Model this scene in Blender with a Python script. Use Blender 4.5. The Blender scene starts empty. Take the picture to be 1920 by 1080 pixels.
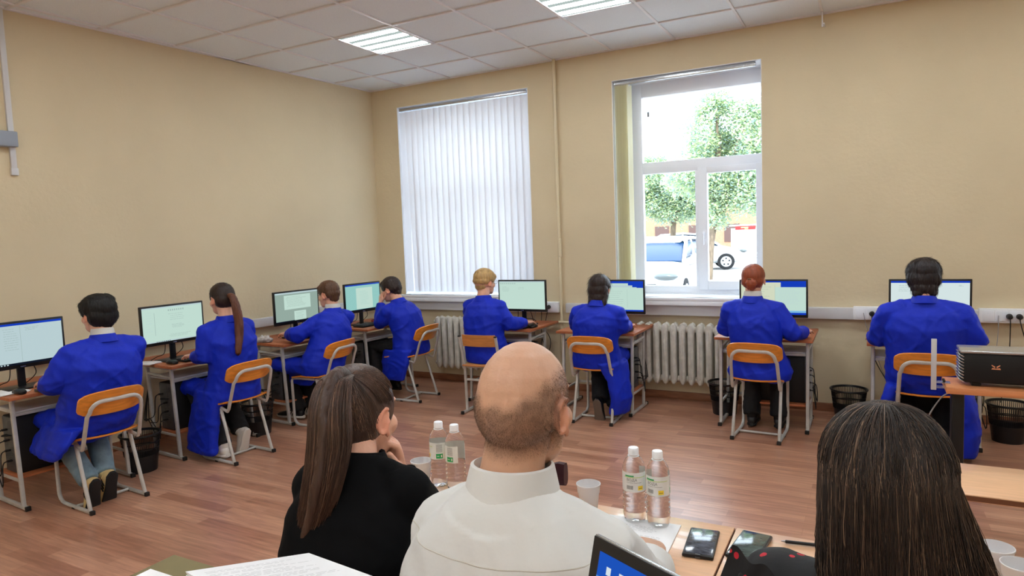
import bpy, bmesh, math, random
from mathutils import Vector as V, Matrix, noise, Euler
random.seed(7)
PI = math.pi
sc = bpy.context.scene
COL = sc.collection

# ------------------------------------------------------------------ camera, world, sun, exposure
cam_d = bpy.data.cameras.new('camera')
cam = bpy.data.objects.new('camera', cam_d)
COL.objects.link(cam)
CAM = V((5.03, -6.13, 1.582))
_yaw, _pitch, _roll = 0.4934, -0.0788, -0.0376
_f = V((-math.sin(_yaw) * math.cos(_pitch), math.cos(_yaw) * math.cos(_pitch), math.sin(_pitch)))
_r = V((math.cos(_yaw), math.sin(_yaw), 0))
_u = _r.cross(_f)
_r, _u = _r * math.cos(_roll) + _u * math.sin(_roll), -_r * math.sin(_roll) + _u * math.cos(_roll)
cam.matrix_world = Matrix(((_r.x, _u.x, -_f.x, CAM.x), (_r.y, _u.y, -_f.y, CAM.y), (_r.z, _u.z, -_f.z, CAM.z), (0, 0, 0, 1)))
cam_d.sensor_width = 36
cam_d.lens = 1250.7 * 36 / 1920
cam_d.clip_start = 0.05
cam_d.clip_end = 300
sc.camera = cam

world = bpy.data.worlds.new('world')
sc.world = world
world.use_nodes = True
bg = world.node_tree.nodes['Background']
bg.inputs[0].default_value = (0.80, 0.90, 1.0, 1)
bg.inputs[1].default_value = 6.0

sun_d = bpy.data.lights.new('sun', 'SUN')
sun_d.energy = 4
sun_d.angle = 0.01
sun_d.color = (1, 0.95, 0.85)
sun = bpy.data.objects.new('sun', sun_d)
COL.objects.link(sun)
sun.rotation_euler = Euler((math.radians(42), 0, math.radians(28)))
sun.location = (0, 0, 12)

LAMP_STRENGTH = 9.0
sc.view_settings.view_transform = 'Standard'
sc.view_settings.look = 'None'
sc.view_settings.gamma = 1
sc.view_settings.use_curve_mapping = False
sc.view_settings.exposure = 0.32
sc.cycles.max_bounces = 10
sc.cycles.diffuse_bounces = 5
sc.cycles.transparent_max_bounces = 24
sc.cycles.sample_clamp_indirect = 6

# ------------------------------------------------------------------ materials
def srgb(*c):
    return tuple(((v / 255) / 12.92 if v / 255 <= 0.04045 else ((v / 255 + 0.055) / 1.055) ** 2.4) for v in c)

MATS = {}
def mat(name, col, rough=0.6, metal=0.0, spec=0.5, var=0.0, vscale=8.0, bump=0.0, bscale=60.0, stretch=(1, 1, 1),
        emit=0.0, trans=0.0, alpha=1.0, tint=False, sheen=0.0, col2=None, coat=0.0, sss=0.0, ior=1.45):
    if name in MATS:
        return MATS[name]
    m = bpy.data.materials.new(name)
    m.use_nodes = True
    nt = m.node_tree
    b = nt.nodes['Principled BSDF']
    I = b.inputs
    I['Base Color'].default_value = (*col, 1)
    I['Roughness'].default_value = rough
    I['Metallic'].default_value = metal
    I['Specular IOR Level'].default_value = spec
    I['IOR'].default_value = ior
    if trans: I['Transmission Weight'].default_value = trans
    if sheen: I['Sheen Weight'].default_value = sheen
    if coat: I['Coat Weight'].default_value = coat
    if sss:
        I['Subsurface Weight'].default_value = sss
        I['Subsurface Radius'].default_value = (0.012, 0.005, 0.003)
        I['Subsurface Scale'].default_value = 0.5
    if alpha < 1: I['Alpha'].default_value = alpha
    if emit:
        I['Emission Color'].default_value = (*col, 1)
        I['Emission Strength'].default_value = emit
    tc = nt.nodes.new('ShaderNodeTexCoord')
    mp = nt.nodes.new('ShaderNodeMapping')
    mp.inputs['Scale'].default_value = stretch
    nt.links.new(tc.outputs['Object'], mp.inputs[0])
    src = None
    if var or col2:
        n = nt.nodes.new('ShaderNodeTexNoise')
        n.inputs['Scale'].default_value = vscale
        n.inputs['Detail'].default_value = 5
        nt.links.new(mp.outputs[0], n.inputs['Vector'])
        mx = nt.nodes.new('ShaderNodeMix'); mx.data_type = 'RGBA'
        c2 = col2 if col2 else tuple(max(0, c * (1 - var)) for c in col)
        c1 = col if col2 else tuple(min(1, c * (1 + var * 0.5)) for c in col)
        mx.inputs[6].default_value = (*c1, 1)
        mx.inputs[7].default_value = (*c2, 1)
        rp = nt.nodes.new('ShaderNodeValToRGB')
        rp.color_ramp.elements[0].position = 0.35
        rp.color_ramp.elements[1].position = 0.65
        nt.links.new(n.outputs[0], rp.inputs[0])
        nt.links.new(rp.outputs[0], mx.inputs[0])
        src = mx.outputs[2]
    if tint:
        at = nt.nodes.new('ShaderNodeAttribute'); at.attribute_name = 'tint'
        m2 = nt.nodes.new('ShaderNodeMix'); m2.data_type = 'RGBA'; m2.blend_type = 'MULTIPLY'
        m2.inputs[0].default_value = 1
        if src: nt.links.new(src, m2.inputs[6])
        else: m2.inputs[6].default_value = (*col, 1)
        nt.links.new(at.outputs['Color'], m2.inputs[7])
        src = m2.outputs[2]
    if src: nt.links.new(src, I['Base Color'])
    if bump:
        n2 = nt.nodes.new('ShaderNodeTexNoise')
        n2.inputs['Scale'].default_value = bscale
        n2.inputs['Detail'].default_value = 4
        nt.links.new(mp.outputs[0], n2.inputs['Vector'])
        bp = nt.nodes.new('ShaderNodeBump')
        bp.inputs['Strength'].default_value = 1.0
        bp.inputs['Distance'].default_value = bump
        nt.links.new(n2.outputs[0], bp.inputs['Height'])
        nt.links.new(bp.outputs[0], I['Normal'])
    MATS[name] = m
    return m

M_wall = mat('wall_paint', srgb(219, 203, 170), 0.75, var=0.05, vscale=1.2, bump=0.002, bscale=30)
M_ceil = mat('ceiling_tile', srgb(236, 245, 255), 0.9, var=0.10, vscale=260, bump=0.001, bscale=300)
M_grid = mat('grid_bar', srgb(232, 232, 236), 0.5)
M_white = mat('white_paint', srgb(244, 247, 252), 0.4, var=0.03)
M_upvc = mat('white_window_plastic', srgb(244, 248, 255), 0.3)
M_pipe = mat('painted_pipe', srgb(222, 208, 176), 0.45)
M_trunk = mat('grey_white_plastic', srgb(214, 214, 216), 0.45)
M_base = mat('brown_baseboard', srgb(150, 100, 72), 0.45, var=0.25, vscale=6, stretch=(1, 8, 8))
M_metal = mat('grey_painted_steel', srgb(196, 194, 190), 0.38, metal=0.15, var=0.12, vscale=14)
M_capb = mat('black_rubber', srgb(24, 22, 22), 0.6)
M_ply = mat('orange_plywood', srgb(226, 142, 50), 0.35, var=0.16, vscale=5, stretch=(1, 12, 12), coat=0.3)
M_ply2 = mat('worn_plywood', srgb(206, 138, 76), 0.4, var=0.18, vscale=5, stretch=(1, 12, 12), coat=0.2)
M_desk = mat('desk_laminate', srgb(178, 104, 66), 0.38, var=0.15, vscale=4, stretch=(2, 16, 16))
M_table = mat('beech_laminate', srgb(226, 178, 138), 0.3, var=0.08, vscale=4, stretch=(2, 20, 20), coat=0.3)
M_edge = mat('table_edge', srgb(120, 74, 50), 0.5)
M_black = mat('black_plastic', srgb(20, 20, 23), 0.35)
M_blackm = mat('matte_black', srgb(12, 12, 14), 0.6)
M_greyp = mat('grey_back_panel', srgb(92, 94, 98), 0.4, metal=0.5, var=0.2, vscale=30)
M_silver = mat('silver', srgb(190, 192, 196), 0.25, metal=0.8)
M_coatb = mat('blue_work_coat', (0.004, 0.023, 0.50), 0.6, spec=0.3, var=0.10, vscale=5, bump=0.004, bscale=16)
M_rad = mat('radiator_paint', srgb(212, 208, 198), 0.45, var=0.12, vscale=18, bump=0.002, bscale=50)
M_paper = mat('paper', srgb(238, 238, 240), 0.7)
M_ink = mat('ink', srgb(150, 150, 156), 0.8)
M_red = mat('red_plastic', srgb(150, 26, 28), 0.4)
M_skin = mat('skin', srgb(226, 172, 146), 0.48, tint=True, sss=0.15, var=0.06, vscale=30, bump=0.0006, bscale=220)
M_eye = mat('eye_white', srgb(230, 226, 222), 0.15)
M_iris = mat('iris', srgb(50, 36, 28), 0.15)
M_shirt = mat('white_shirt', srgb(214, 213, 210), 0.7, sheen=0.1, bump=0.003, bscale=12)
M_jacket = mat('black_jacket', srgb(9, 9, 11), 0.9, spec=0.15, bump=0.003, bscale=14)
M_dark = mat('black_trousers', srgb(14, 14, 17), 0.8, bump=0.004, bscale=14)
M_jeans = mat('light_jeans', srgb(122, 146, 160), 0.8, var=0.25, vscale=14, bump=0.005, bscale=18)
M_sole = mat('shoe_sole', srgb(26, 25, 27), 0.7)
M_cream = mat('cream_leather', srgb(222, 196, 140), 0.6, var=0.1)
M_wshoe = mat('white_leather', srgb(214, 208, 200), 0.55)
M_clear = mat('clear_plastic', (0.93, 0.96, 0.97), 0.06, trans=1.0, ior=1.12, spec=0.6)
M_cup = mat('translucent_cup', srgb(240, 240, 242), 0.3, trans=0.35, ior=1.2)
M_gold = mat('olive_card', srgb(122, 110, 74), 0.75, var=0.1)

def glass_mat():
    m = bpy.data.materials.new('window_glass'); m.use_nodes = True
    nt = m.node_tree; nt.nodes.clear()
    o = nt.nodes.new('ShaderNodeOutputMaterial'); t = nt.nodes.new('ShaderNodeBsdfTransparent')
    g = nt.nodes.new('ShaderNodeBsdfGlossy'); g.inputs['Roughness'].default_value = 0.02
    fr = nt.nodes.new('ShaderNodeFresnel'); fr.inputs[0].default_value = 1.12
    mx = nt.nodes.new('ShaderNodeMixShader')
    t.inputs[0].default_value = (0.94, 0.97, 0.98, 1)
    nt.links.new(fr.outputs[0], mx.inputs[0]); nt.links.new(t.outputs[0], mx.inputs[1])
    nt.links.new(g.outputs[0], mx.inputs[2]); nt.links.new(mx.outputs[0], o.inputs[0])
    return m
M_glass = glass_mat()

def vane_mat(name, col, trc, w):
    m = bpy.data.materials.new(name); m.use_nodes = True
    nt = m.node_tree; nt.nodes.clear()
    o = nt.nodes.new('ShaderNodeOutputMaterial'); d = nt.nodes.new('ShaderNodeBsdfDiffuse')
    t = nt.nodes.new('ShaderNodeBsdfTranslucent'); mx = nt.nodes.new('ShaderNodeMixShader')
    d.inputs[0].default_value = (*col, 1); t.inputs[0].default_value = (*trc, 1)
    mx.inputs[0].default_value = w
    nt.links.new(d.outputs[0], mx.inputs[1]); nt.links.new(t.outputs[0], mx.inputs[2]); nt.links.new(mx.outputs[0], o.inputs[0])
    return m
M_vane = vane_mat('white_vane_fabric', srgb(234, 235, 240), srgb(236, 236, 240), 0.21)
M_vane2 = vane_mat('cream_vane_fabric', srgb(248, 246, 228), srgb(246, 243, 222), 0.5)

def emis(name, col, s):
    m = bpy.data.materials.new(name); m.use_nodes = True
    nt = m.node_tree; nt.nodes.clear()
    o = nt.nodes.new('ShaderNodeOutputMaterial'); e = nt.nodes.new('ShaderNodeEmission')
    e.inputs[0].default_value = (*col, 1); e.inputs[1].default_value = s
    nt.links.new(e.outputs[0], o.inputs[0])
    return m

def floor_mat():
    m = bpy.data.materials.new('wood_look_floor'); m.use_nodes = True
    nt = m.node_tree; b = nt.nodes['Principled BSDF']
    N = nt.nodes.new; L = nt.links.new
    tc = N('ShaderNodeTexCoord'); mp = N('ShaderNodeMapping'); L(tc.outputs['Object'], mp.inputs[0])
    br = N('ShaderNodeTexBrick')
    br.offset = 0.37; br.offset_frequency = 2
    br.inputs['Scale'].default_value = 1
    br.inputs['Brick Width'].default_value = 0.62
    br.inputs['Row Height'].default_value = 0.085
    br.inputs['Mortar Size'].default_value = 0.0012
    br.inputs['Mortar Smooth'].default_value = 0.3
    br.inputs['Color1'].default_value = (0, 0, 0, 1); br.inputs['Color2'].default_value = (1, 1, 1, 1)
    br.inputs['Mortar'].default_value = (0.25, 0.25, 0.25, 1)
    L(mp.outputs[0], br.inputs[0])
    mp2 = N('ShaderNodeMapping'); mp2.inputs['Scale'].default_value = (1.5, 20, 1); L(tc.outputs['Object'], mp2.inputs[0])
    ns = N('ShaderNodeTexNoise'); ns.inputs['Scale'].default_value = 2.4; ns.inputs['Detail'].default_value = 8; ns.inputs['Distortion'].default_value = 0.8
    L(mp2.outputs[0], ns.inputs[0])
    rp = N('ShaderNodeValToRGB')
    rp.color_ramp.elements[0].color = (*srgb(166, 116, 92), 1)
    rp.color_ramp.elements[1].color = (*srgb(200, 151, 124), 1)
    L(br.outputs[0], rp.inputs[0])
    rp2 = N('ShaderNodeValToRGB')
    rp2.color_ramp.elements[0].position = 0.3; rp2.color_ramp.elements[0].color = (0.66, 0.62, 0.60, 1)
    rp2.color_ramp.elements[1].position = 0.7; rp2.color_ramp.elements[1].color = (1.08, 1.06, 1.05, 1)
    L(ns.outputs[0], rp2.inputs[0])
    mx = N('ShaderNodeMix'); mx.data_type = 'RGBA'; mx.blend_type = 'MULTIPLY'; mx.inputs[0].default_value = 1
    L(rp.outputs[0], mx.inputs[6]); L(rp2.outputs[0], mx.inputs[7]); L(mx.outputs[2], b.inputs['Base Color'])
    b.inputs['Roughness'].default_value = 0.29
    b.inputs['Specular IOR Level'].default_value = 0.62
    bp = N('ShaderNodeBump'); bp.inputs['Distance'].default_value = 0.0012; bp.inputs['Strength'].default_value = 0.6
    L(ns.outputs[0], bp.inputs['Height']); L(bp.outputs[0], b.inputs['Normal'])
    return m
M_floor = floor_mat()

# ------------------------------------------------------------------ geometry helpers
def orth(d, hint=V((0, 0, 1))):
    d = d.normalized()
    if abs(d.dot(hint.normalized())) > 0.97: hint = V((0, 1, 0)) if abs(d.y) < 0.9 else V((1, 0, 0))
    x = hint.cross(d).normalized()
    return x, d.cross(x).normalized()

class B:
    def __init__(s): s.v = []; s.f = []; s.mi = []; s.cur = 0
    def add(s, vs, fs):
        o = len(s.v); s.v += [V(p) for p in vs]
        for f in fs: s.f.append([i + o for i in f]); s.mi.append(s.cur)
        return s
    def box(s, c, d, bev=0.0, R=None):
        bm = bmesh.new(); bmesh.ops.create_cube(bm, size=1)
        for v in bm.verts: v.co = V((v.co.x * d[0], v.co.y * d[1], v.co.z * d[2]))
        if bev > 0: bmesh.ops.bevel(bm, geom=bm.edges[:], offset=min(bev, min(d) * 0.49), segments=2, affect='EDGES', profile=0.5)
        bm.verts.index_update()
        vs = [((R @ v.co) if R else v.co) + V(c) for v in bm.verts]
        s.add(vs, [[v.index for v in f.verts] for f in bm.faces]); bm.free(); return s
    def loft(s, rings, n=16, p=1.0, cap=True):
        vs = []
        for r in rings:
            c, u, w = r[:3]
            for i in range(n):
                a = 2 * PI * i / n; ca, sa = math.cos(a), math.sin(a)
                if p != 1: ca = math.copysign(abs(ca) ** p, ca); sa = math.copysign(abs(sa) ** p, sa)
                vs.append(V(c) + V(u) * ca + V(w) * sa)
        fs = []
        for k in range(len(rings) - 1):
            for i in range(n):
                j = (i + 1) % n
                fs.append([k * n + i, k * n + j, (k + 1) * n + j, (k + 1) * n + i])
        if cap:
            fs.append([i for i in range(n)][::-1]); fs.append([(len(rings) - 1) * n + i for i in range(n)])
        return s.add(vs, fs)
    def tube(s, pts, r, n=10, hint=V((0, 0, 1)), fl=1.0, round=True, p=1.0):
        pts = [V(q) for q in pts]
        rs = r if isinstance(r, (list, tuple)) else [r] * len(pts)
        rings = []; x = None
        for i, q in enumerate(pts):
            t = (pts[min(i + 1, len(pts) - 1)] - pts[max(i - 1, 0)])
            if t.length < 1e-7: t = V((0, 0, 1))
            t.normalize()
            if x is None: x, y = orth(t, hint)
            else:
                x = (x - t * x.dot(t))
                if x.length < 1e-5: x, y = orth(t, hint)
                x.normalize(); y = t.cross(x)
            if round and i == 0:
                for k in (0.25, 0.7): rings.append((q - t * rs[0] * (1 - k) * 0.95, x * rs[0] * math.sqrt(1 - (1 - k) ** 2), y * rs[0] * fl * math.sqrt(1 - (1 - k) ** 2)))
            rings.append((q, x * rs[i], y * rs[i] * fl))
            if round and i == len(pts) - 1:
                for k in (0.7, 0.25): rings.append((q + t * rs[i] * (1 - k) * 0.95, x * rs[i] * math.sqrt(1 - (1 - k) ** 2), y * rs[i] * fl * math.sqrt(1 - (1 - k) ** 2)))
        return s.loft(rings, n, p)
    def ell(s, c, r, R=None, n=16, m=10):
        vs = []; fs = []
        for j in range(1, m):
            b = PI * j / m
            for i in range(n):
                a = 2 * PI * i / n
                p = V((r[0] * math.sin(b) * math.cos(a), r[1] * math.sin(b) * math.sin(a), r[2] * math.cos(b)))
                vs.append(((R @ p) if R else p) + V(c))
        top = V((0, 0, r[2])); bot = V((0, 0, -r[2]))
        vs.append(((R @ top) if R else top) + V(c)); vs.append(((R @ bot) if R else bot) + V(c))
        T = len(vs) - 2
        for j in range(m - 2):
            for i in range(n):
                k = (i + 1) % n
                fs.append([j * n + i, (j + 1) * n + i, (j + 1) * n + k, j * n + k])
        for i in range(n):
            k = (i + 1) % n
            fs.append([T, i, k]); fs.append([T + 1, (m - 2) * n + k, (m - 2) * n + i])
        return s.add(vs, fs)
    def lathe(s, prof, c=(0, 0, 0), n=32, cap=False, mod=None):
        vs = []; c = V(c)
        for k, (r, z) in enumerate(prof):
            for i in range(n):
                a = 2 * PI * i / n
                rr = r * (mod(a, z) if mod else 1)
                vs.append(c + V((rr * math.cos(a), rr * math.sin(a), z)))
        fs = [[k * n + i, k * n + (i + 1) % n, (k + 1) * n + (i + 1) % n, (k + 1) * n + i] for k in range(len(prof) - 1) for i in range(n)]
        if cap: fs.append(list(range(n))[::-1]); fs.append([(len(prof) - 1) * n + i for i in range(n)])
        return s.add(vs, fs)
    def quad(s, a, b, c, d): return s.add([a, b, c, d], [[0, 1, 2, 3]])
    def mesh(s, name):
        me = bpy.data.meshes.new(name)
        me.from_pydata([tuple(v) for v in s.v], [], s.f)
        return me
    def build(s, name, m, parent=None, smooth=True, angle=35):
        me = s.mesh(name)
        ms = m if isinstance(m, (list, tuple)) else [m]
        for q in ms: me.materials.append(q)
        if len(ms) > 1: me.polygons.foreach_set('material_index', s.mi)
        return link(name, me, parent, smooth, angle)

def link(name, me, parent=None, smooth=True, angle=35):
    if smooth:
        me.polygons.foreach_set('use_smooth', [True] * len(me.polygons))
        if angle: me.set_sharp_from_angle(angle=math.radians(angle))
    me.update()
    o = bpy.data.objects.new(name, me); COL.objects.link(o)
    if parent: o.parent = parent
    return o

def empty(name, loc=(0, 0, 0), rz=0.0):
    o = bpy.data.objects.new(name, None); COL.objects.link(o)
    o.empty_display_size = 0.1
    o.location = loc; o.rotation_euler = (0, 0, rz); return o
def tag(o, label=None, cat=None, group=None, kind=None):
    if label: o['label'] = label
    if cat: o['category'] = cat
    if group: o['group'] = group
    if kind: o['kind'] = kind
    return o
def thing(name, label, cat, loc=(0, 0, 0), rz=0.0, group=None): return tag(empty(name, loc, rz), label, cat, group)
def copy_tree(o, parent=None):
    c = o.copy(); COL.objects.link(c)
    if parent: c.parent = parent
    for ch in o.children: copy_tree(ch, c)
    return c

def sheet(P, thick):
    """closed slab from a grid of points P[i][j] with thickness along z"""
    ni, nj = len(P), len(P[0]); b = B()
    vs = [V(P[i][j]) for i in range(ni) for j in range(nj)] + [V(P[i][j]) - V((0, 0, thick)) for i in range(ni) for j in range(nj)]
    o = ni * nj; fs = []
    for i in range(ni - 1):
        for j in range(nj - 1):
            a, b1, c, d = i * nj + j, (i + 1) * nj + j, (i + 1) * nj + j + 1, i * nj + j + 1
            fs += [[a, b1, c, d], [o + d, o + c, o + b1, o + a]]
    for i in range(ni - 1):
        fs += [[i * nj, o + i * nj, o + (i + 1) * nj, (i + 1) * nj], [i * nj + nj - 1, (i + 1) * nj + nj - 1, o + (i + 1) * nj + nj - 1, o + i * nj + nj - 1]]
    for j in range(nj - 1):
        fs += [[j, j + 1, o + j + 1, o + j], [(ni - 1) * nj + j, o + (ni - 1) * nj + j, o + (ni - 1) * nj + j + 1, (ni - 1) * nj + j + 1]]
    return b.add(vs, fs)

DG = bpy.context.evaluated_depsgraph_get
def fuse(b, name, m, parent, voxel=0.008, smooth=4, disp=None, fac=0.5, tintf=None):
    """union of closed shapes as one continuous surface"""
    me = b.mesh(name)
    o = bpy.data.objects.new(name, me); COL.objects.link(o)
    md = o.modifiers.new('r', 'REMESH'); md.mode = 'VOXEL'; md.voxel_size = voxel; md.adaptivity = 0
    if smooth:
        sm = o.modifiers.new('s', 'SMOOTH'); sm.factor = fac; sm.iterations = smooth
    me2 = bpy.data.meshes.new_from_object(o.evaluated_get(DG()))
    bpy.data.objects.remove(o); bpy.data.meshes.remove(me)
    if disp:
        me2.update()
        ns = [v.normal.copy() for v in me2.vertices]
        for v, n in zip(me2.vertices, ns):
            q = disp(v.co, n)
            v.co = v.co + (q if isinstance(q, V) else n * q)
    me2.materials.clear(); me2.materials.append(m)
    if tintf:
        ca = me2.color_attributes.new('tint', 'FLOAT_COLOR', 'POINT')
        for i, v in enumerate(me2.vertices): ca.data[i].color = (*tintf(v.co), 1)
    me2.name = name
    return link(name, me2, parent, True, 0)

def strands(name, m, parent, paths, r0=0.0006, r1=0.0003, n=3):
    vs = []; fs = []
    for P in paths:
        k = len(P); o = len(vs)
        x = None
        for i, q in enumerate(P):
            t = (P[min(i + 1, k - 1)] - P[max(i - 1, 0)])
            t = t.normalized() if t.length > 1e-6 else V((0, 0, 1))
            x = orth(t)[0] if x is None else (x - t * x.dot(t)).normalized()
            y = t.cross(x)
            r = r0 + (r1 - r0) * i / (k - 1)
            for a in range(n):
                an = 2 * PI * a / n
                vs.append(tuple(q + x * r * math.cos(an) + y * r * math.sin(an)))
        for i in range(k - 1):
            for a in range(n):
                c = (a + 1) % n
                fs.append([o + i * n + a, o + i * n + c, o + (i + 1) * n + c, o + (i + 1) * n + a])
    me = bpy.data.meshes.new(name); me.from_pydata(vs, [], fs)
    ms = m if isinstance(m, (list, tuple)) else [m]
    for q in ms: me.materials.append(q)
    if len(ms) > 1:
        mi = []
        for P in paths:
            w = random.random(); q = 0 if w < 0.62 else (1 if w < 0.93 else min(2, len(ms) - 1))
            mi += [q] * ((len(P) - 1) * n)
        me.polygons.foreach_set('material_index', mi)
    return link(name, me, parent, True, 0)

def hairmat(name, c, rough=0.42):
    return mat(name, c, rough, spec=0.45, var=0.25, vscale=60, stretch=(1, 1, 0.15), bump=0.0012, bscale=240)

# ------------------------------------------------------------------ the room
SL = 0.0714                                   # the left wall runs a little out of square
H = 3.275
def lwx(y): return SL * y
LA = math.atan2(SL, 1)
def S(name, b, m, parent=None, **k):
    o = b.build(name, m, parent, **k)
    if not parent: o['kind'] = 'structure'
    return o
X1, Y1 = 8.6, -9.0
b = B(); b.box((4.0, -4.5, -0.05), (10.2, 10.0, 0.1)); S('floor', b, M_floor, smooth=False)
b = B(); b.box((4.0, -4.4, H + 0.055), (10.2, 10.0, 0.1)); S('ceiling', b, M_ceil, smooth=False)
W1 = (0.353, 1.994, 0.95, 3.055); W2 = (2.88, 4.215, 0.95, 2.995); W3_ADDED = (6.75, 8.1, 0.95, 2.995)
WT = 0.42
b = B()
def wbox(x0, x1, z0, z1): b.box(((x0 + x1) / 2, WT / 2, (z0 + z1) / 2), (x1 - x0, WT, z1 - z0))
wbox(-0.4, W1[0], 0, 3.5); wbox(W1[1], W2[0], 0, 3.5); wbox(W2[1], W3_ADDED[0], 0, 3.5); wbox(W3_ADDED[1], X1 + 0.3, 0, 3.5)
for w in (W1, W2, W3_ADDED): wbox(w[0], w[1], 0, w[2]); wbox(w[0], w[1], w[3], 3.5)
S('wall_back', b, M_wall, smooth=False)
b = B(); vs = []
for (x, y) in ((0, 0), (lwx(-9), -9), (lwx(-9) - 0.3, -9), (-0.3, 0)):
    vs += [(x, y, 0), (x, y, 3.5)]
b.add(vs, [[0, 1, 3, 2], [2, 3, 5, 4], [4, 5, 7, 6], [6, 7, 1, 0], [1, 7, 5, 3], [0, 2, 4, 6]])
S('wall_left', b, M_wall, smooth=False)
b = B(); b.box((X1 + 0.1, -4.5, 1.75), (0.2, 9.2, 3.5)); S('wall_right', b, M_wall, smooth=False)
b = B(); b.box((4.0, Y1 - 0.1, 1.75), (10, 0.2, 3.5)); S('wall_front', b, M_wall, smooth=False)
# baseboards
b = B(); b.box((4.25, -0.009, 0.035), (8.6, 0.018, 0.07), 0.004); S('baseboard_back', b, M_base)
b = B(); R = Matrix.Rotation(-LA, 3, 'Z')
b.box((lwx(-4.5) + 0.009, -4.5, 0.035), (0.018, 9.0, 0.07), 0.004, R=R); S('baseboard_left', b, M_base)
# ceiling grid bars
GX = [0.486 + 0.6 * k for k in range(-1, 14)]
GY = [-(0.562 + 0.6 * k) for k in range(0, 15)]
b = B()
for x in GX: b.box((x, -4.5, H - 0.001), (0.022, 9.0, 0.012), 0.002)
for y in GY: b.box((4.15, y, H - 0.0005), (8.9, 0.022, 0.012), 0.002)
b.box((4.25, -0.012, H - 0.001), (8.6, 0.024, 0.012)); b.box((lwx(-4.5) + 0.012, -4.5, H - 0.001), (0.024, 9.0, 0.012), R=R)
S('trim_1', b, M_grid)

# ------------------------------------------------------------------ ceiling lights
M_tube = emis('lamp_tube', (0.90, 0.97, 1.0), LAMP_STRENGTH * 2.9)
M_diff = emis('lamp_diffuser', (0.84, 1.0, 0.96), 0.42)
def ceiling_light(x0, y0, lab):
    t = thing('ceiling_light', lab, 'ceiling light', (x0 + 0.3, y0 - 0.3, H), 0, 'square light panels set in the suspended ceiling')
    b = B()
    for sx, sy, dx, dy in ((0, 0.287, 0.59, 0.016), (0, -0.287, 0.59, 0.016), (0.287, 0, 0.016, 0.59), (-0.287, 0, 0.016, 0.59)):
        b.box((sx, sy, -0.004), (dx, dy, 0.014), 0.002)
    b.build('frame', M_grid, t)
    b = B(); b.box((0, 0, -0.001), (0.56, 0.56, 0.006)); b.build('diffuser', M_diff, t, smooth=False)
    for k in range(4):
        b = B(); b.box((0, -0.205 + k * 0.137, -0.007), (0.54, 0.062, 0.006), 0.002); b.build('lamp_tube', M_tube, t)
    return t
for x0 in (GX[2], GX[5], GX[8], GX[11]):
    for y0 in (GY[1], GY[5], GY[9], GY[12]):
        if y0 == GY[1] and x0 == GX[2]: lab = 'bright square ceiling light nearest the corner above the left computers'
        elif y0 == GY[1] and x0 == GX[5]: lab = 'bright square ceiling light cut by the top edge of the photo'
        else: lab = 'added square ceiling light in the unseen part of the ceiling, for more light'  # unseen panels added to the grid to brighten the room
        ceiling_light(x0, y0, lab)

# ------------------------------------------------------------------ windows
def window(n, W, xs, big):
    x0, x1, z0, z1 = W
    t = tag(empty('window_%d' % n, (0, 0, 0)), kind='structure')
    b = B()                                    # white plastered reveals
    b.box((x0 + 0.003, 0.16, (z0 + z1) / 2), (0.006, 0.32, z1 - z0)); b.box((x1 - 0.003, 0.16, (z0 + z1) / 2), (0.006, 0.32, z1 - z0))
    b.box(((x0 + x1) / 2, 0.16, z1 - 0.003), (x1 - x0, 0.32, 0.006))
    b.build('window_reveal', M_white, t, smooth=False)
    yf = 0.33
    b = B()
    def bar(a0, a1, c0, c1, y=yf, d=0.06): b.box(((a0 + a1) / 2, y, (c0 + c1) / 2), (a1 - a0, d, c1 - c0), 0.005)
    fl, gl, gm0, gm1, gr, fr = xs
    zt = z1 - 0.06
    bar(fl, gl, z0, z1 - 0.005); bar(gr + 0.045, fr, z0, z1 - 0.005); bar(gl, gr + 0.045, zt - 0.075, z1 - 0.005)
    bar(gl, gr + 0.045, 2.125, 2.235); bar(gl, gr + 0.045, z0, 1.035); bar(gm0, gm0 + 0.06, 1.035, 2.125)
    b.build('window_frame', M_upvc, t)
    b = B()                                    # opening sash, a little proud of the frame
    bar(gm0 + 0.03, gm1, 1.0, 2.15, yf - 0.02); bar(gr - 0.005, gr + 0.07, 1.0, 2.15, yf - 0.02)
    bar(gm1, gr, 1.0, 1.082, yf - 0.02); bar(gm1, gr, 2.092, 2.15, yf - 0.02)
    s = b.build('window_sash', M_upvc, t)
    b = B(); b.box((gm1 - 0.035, yf - 0.058, 1.52), (0.025, 0.018, 0.07), 0.004); b.tube([(gm1 - 0.035, yf - 0.07, 1.54), (gm1 - 0.035, yf - 0.085, 1.53), (gm1 - 0.035, yf - 0.085, 1.43)], 0.008)
    b.build('handle', M_upvc, s)
    for (a0, a1, c0, c1) in ((gl, gr + 0.045, 2.235, zt - 0.075), (gl, gm0, 1.035, 2.125), (gm1, gr, 1.082, 2.092)):
        b = B(); b.box(((a0 + a1) / 2, yf, (c0 + c1) / 2), (a1 - a0 + 0.01, 0.006, c1 - c0 + 0.01)); b.build('window_pane', M_glass, t, smooth=False)
    b = B(); b.box(((x0 + x1) / 2, 0.11, z0 - 0.004), (x1 - x0 + 0.08 - 0.09, 0.40, 0.03), 0.005)
    b.box(((x0 + x1) / 2, -0.07, z0 - 0.004), (x1 - x0 + 0.10, 0.08, 0.03), 0.008)
    b.box(((x0 + x1) / 2, -0.055, z0 - 0.04), (x1 - x0 + 0.06, 0.10, 0.045), 0.006)
    b.build('window_sill', M_upvc, t)
    return t
window(2, W2, (2.89, 3.072, 3.575, 3.69, 4.128, 4.21), True)
window(3, W3_ADDED, tuple(q + 3.87 for q in (2.89, 3.072, 3.575, 3.69, 4.128, 4.21)), True)  # added window out of view, put in to bring in more daylight
window(1, W1, (0.36, 0.47, 1.10, 1.20, 1.83, 1.99), False)

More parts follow.
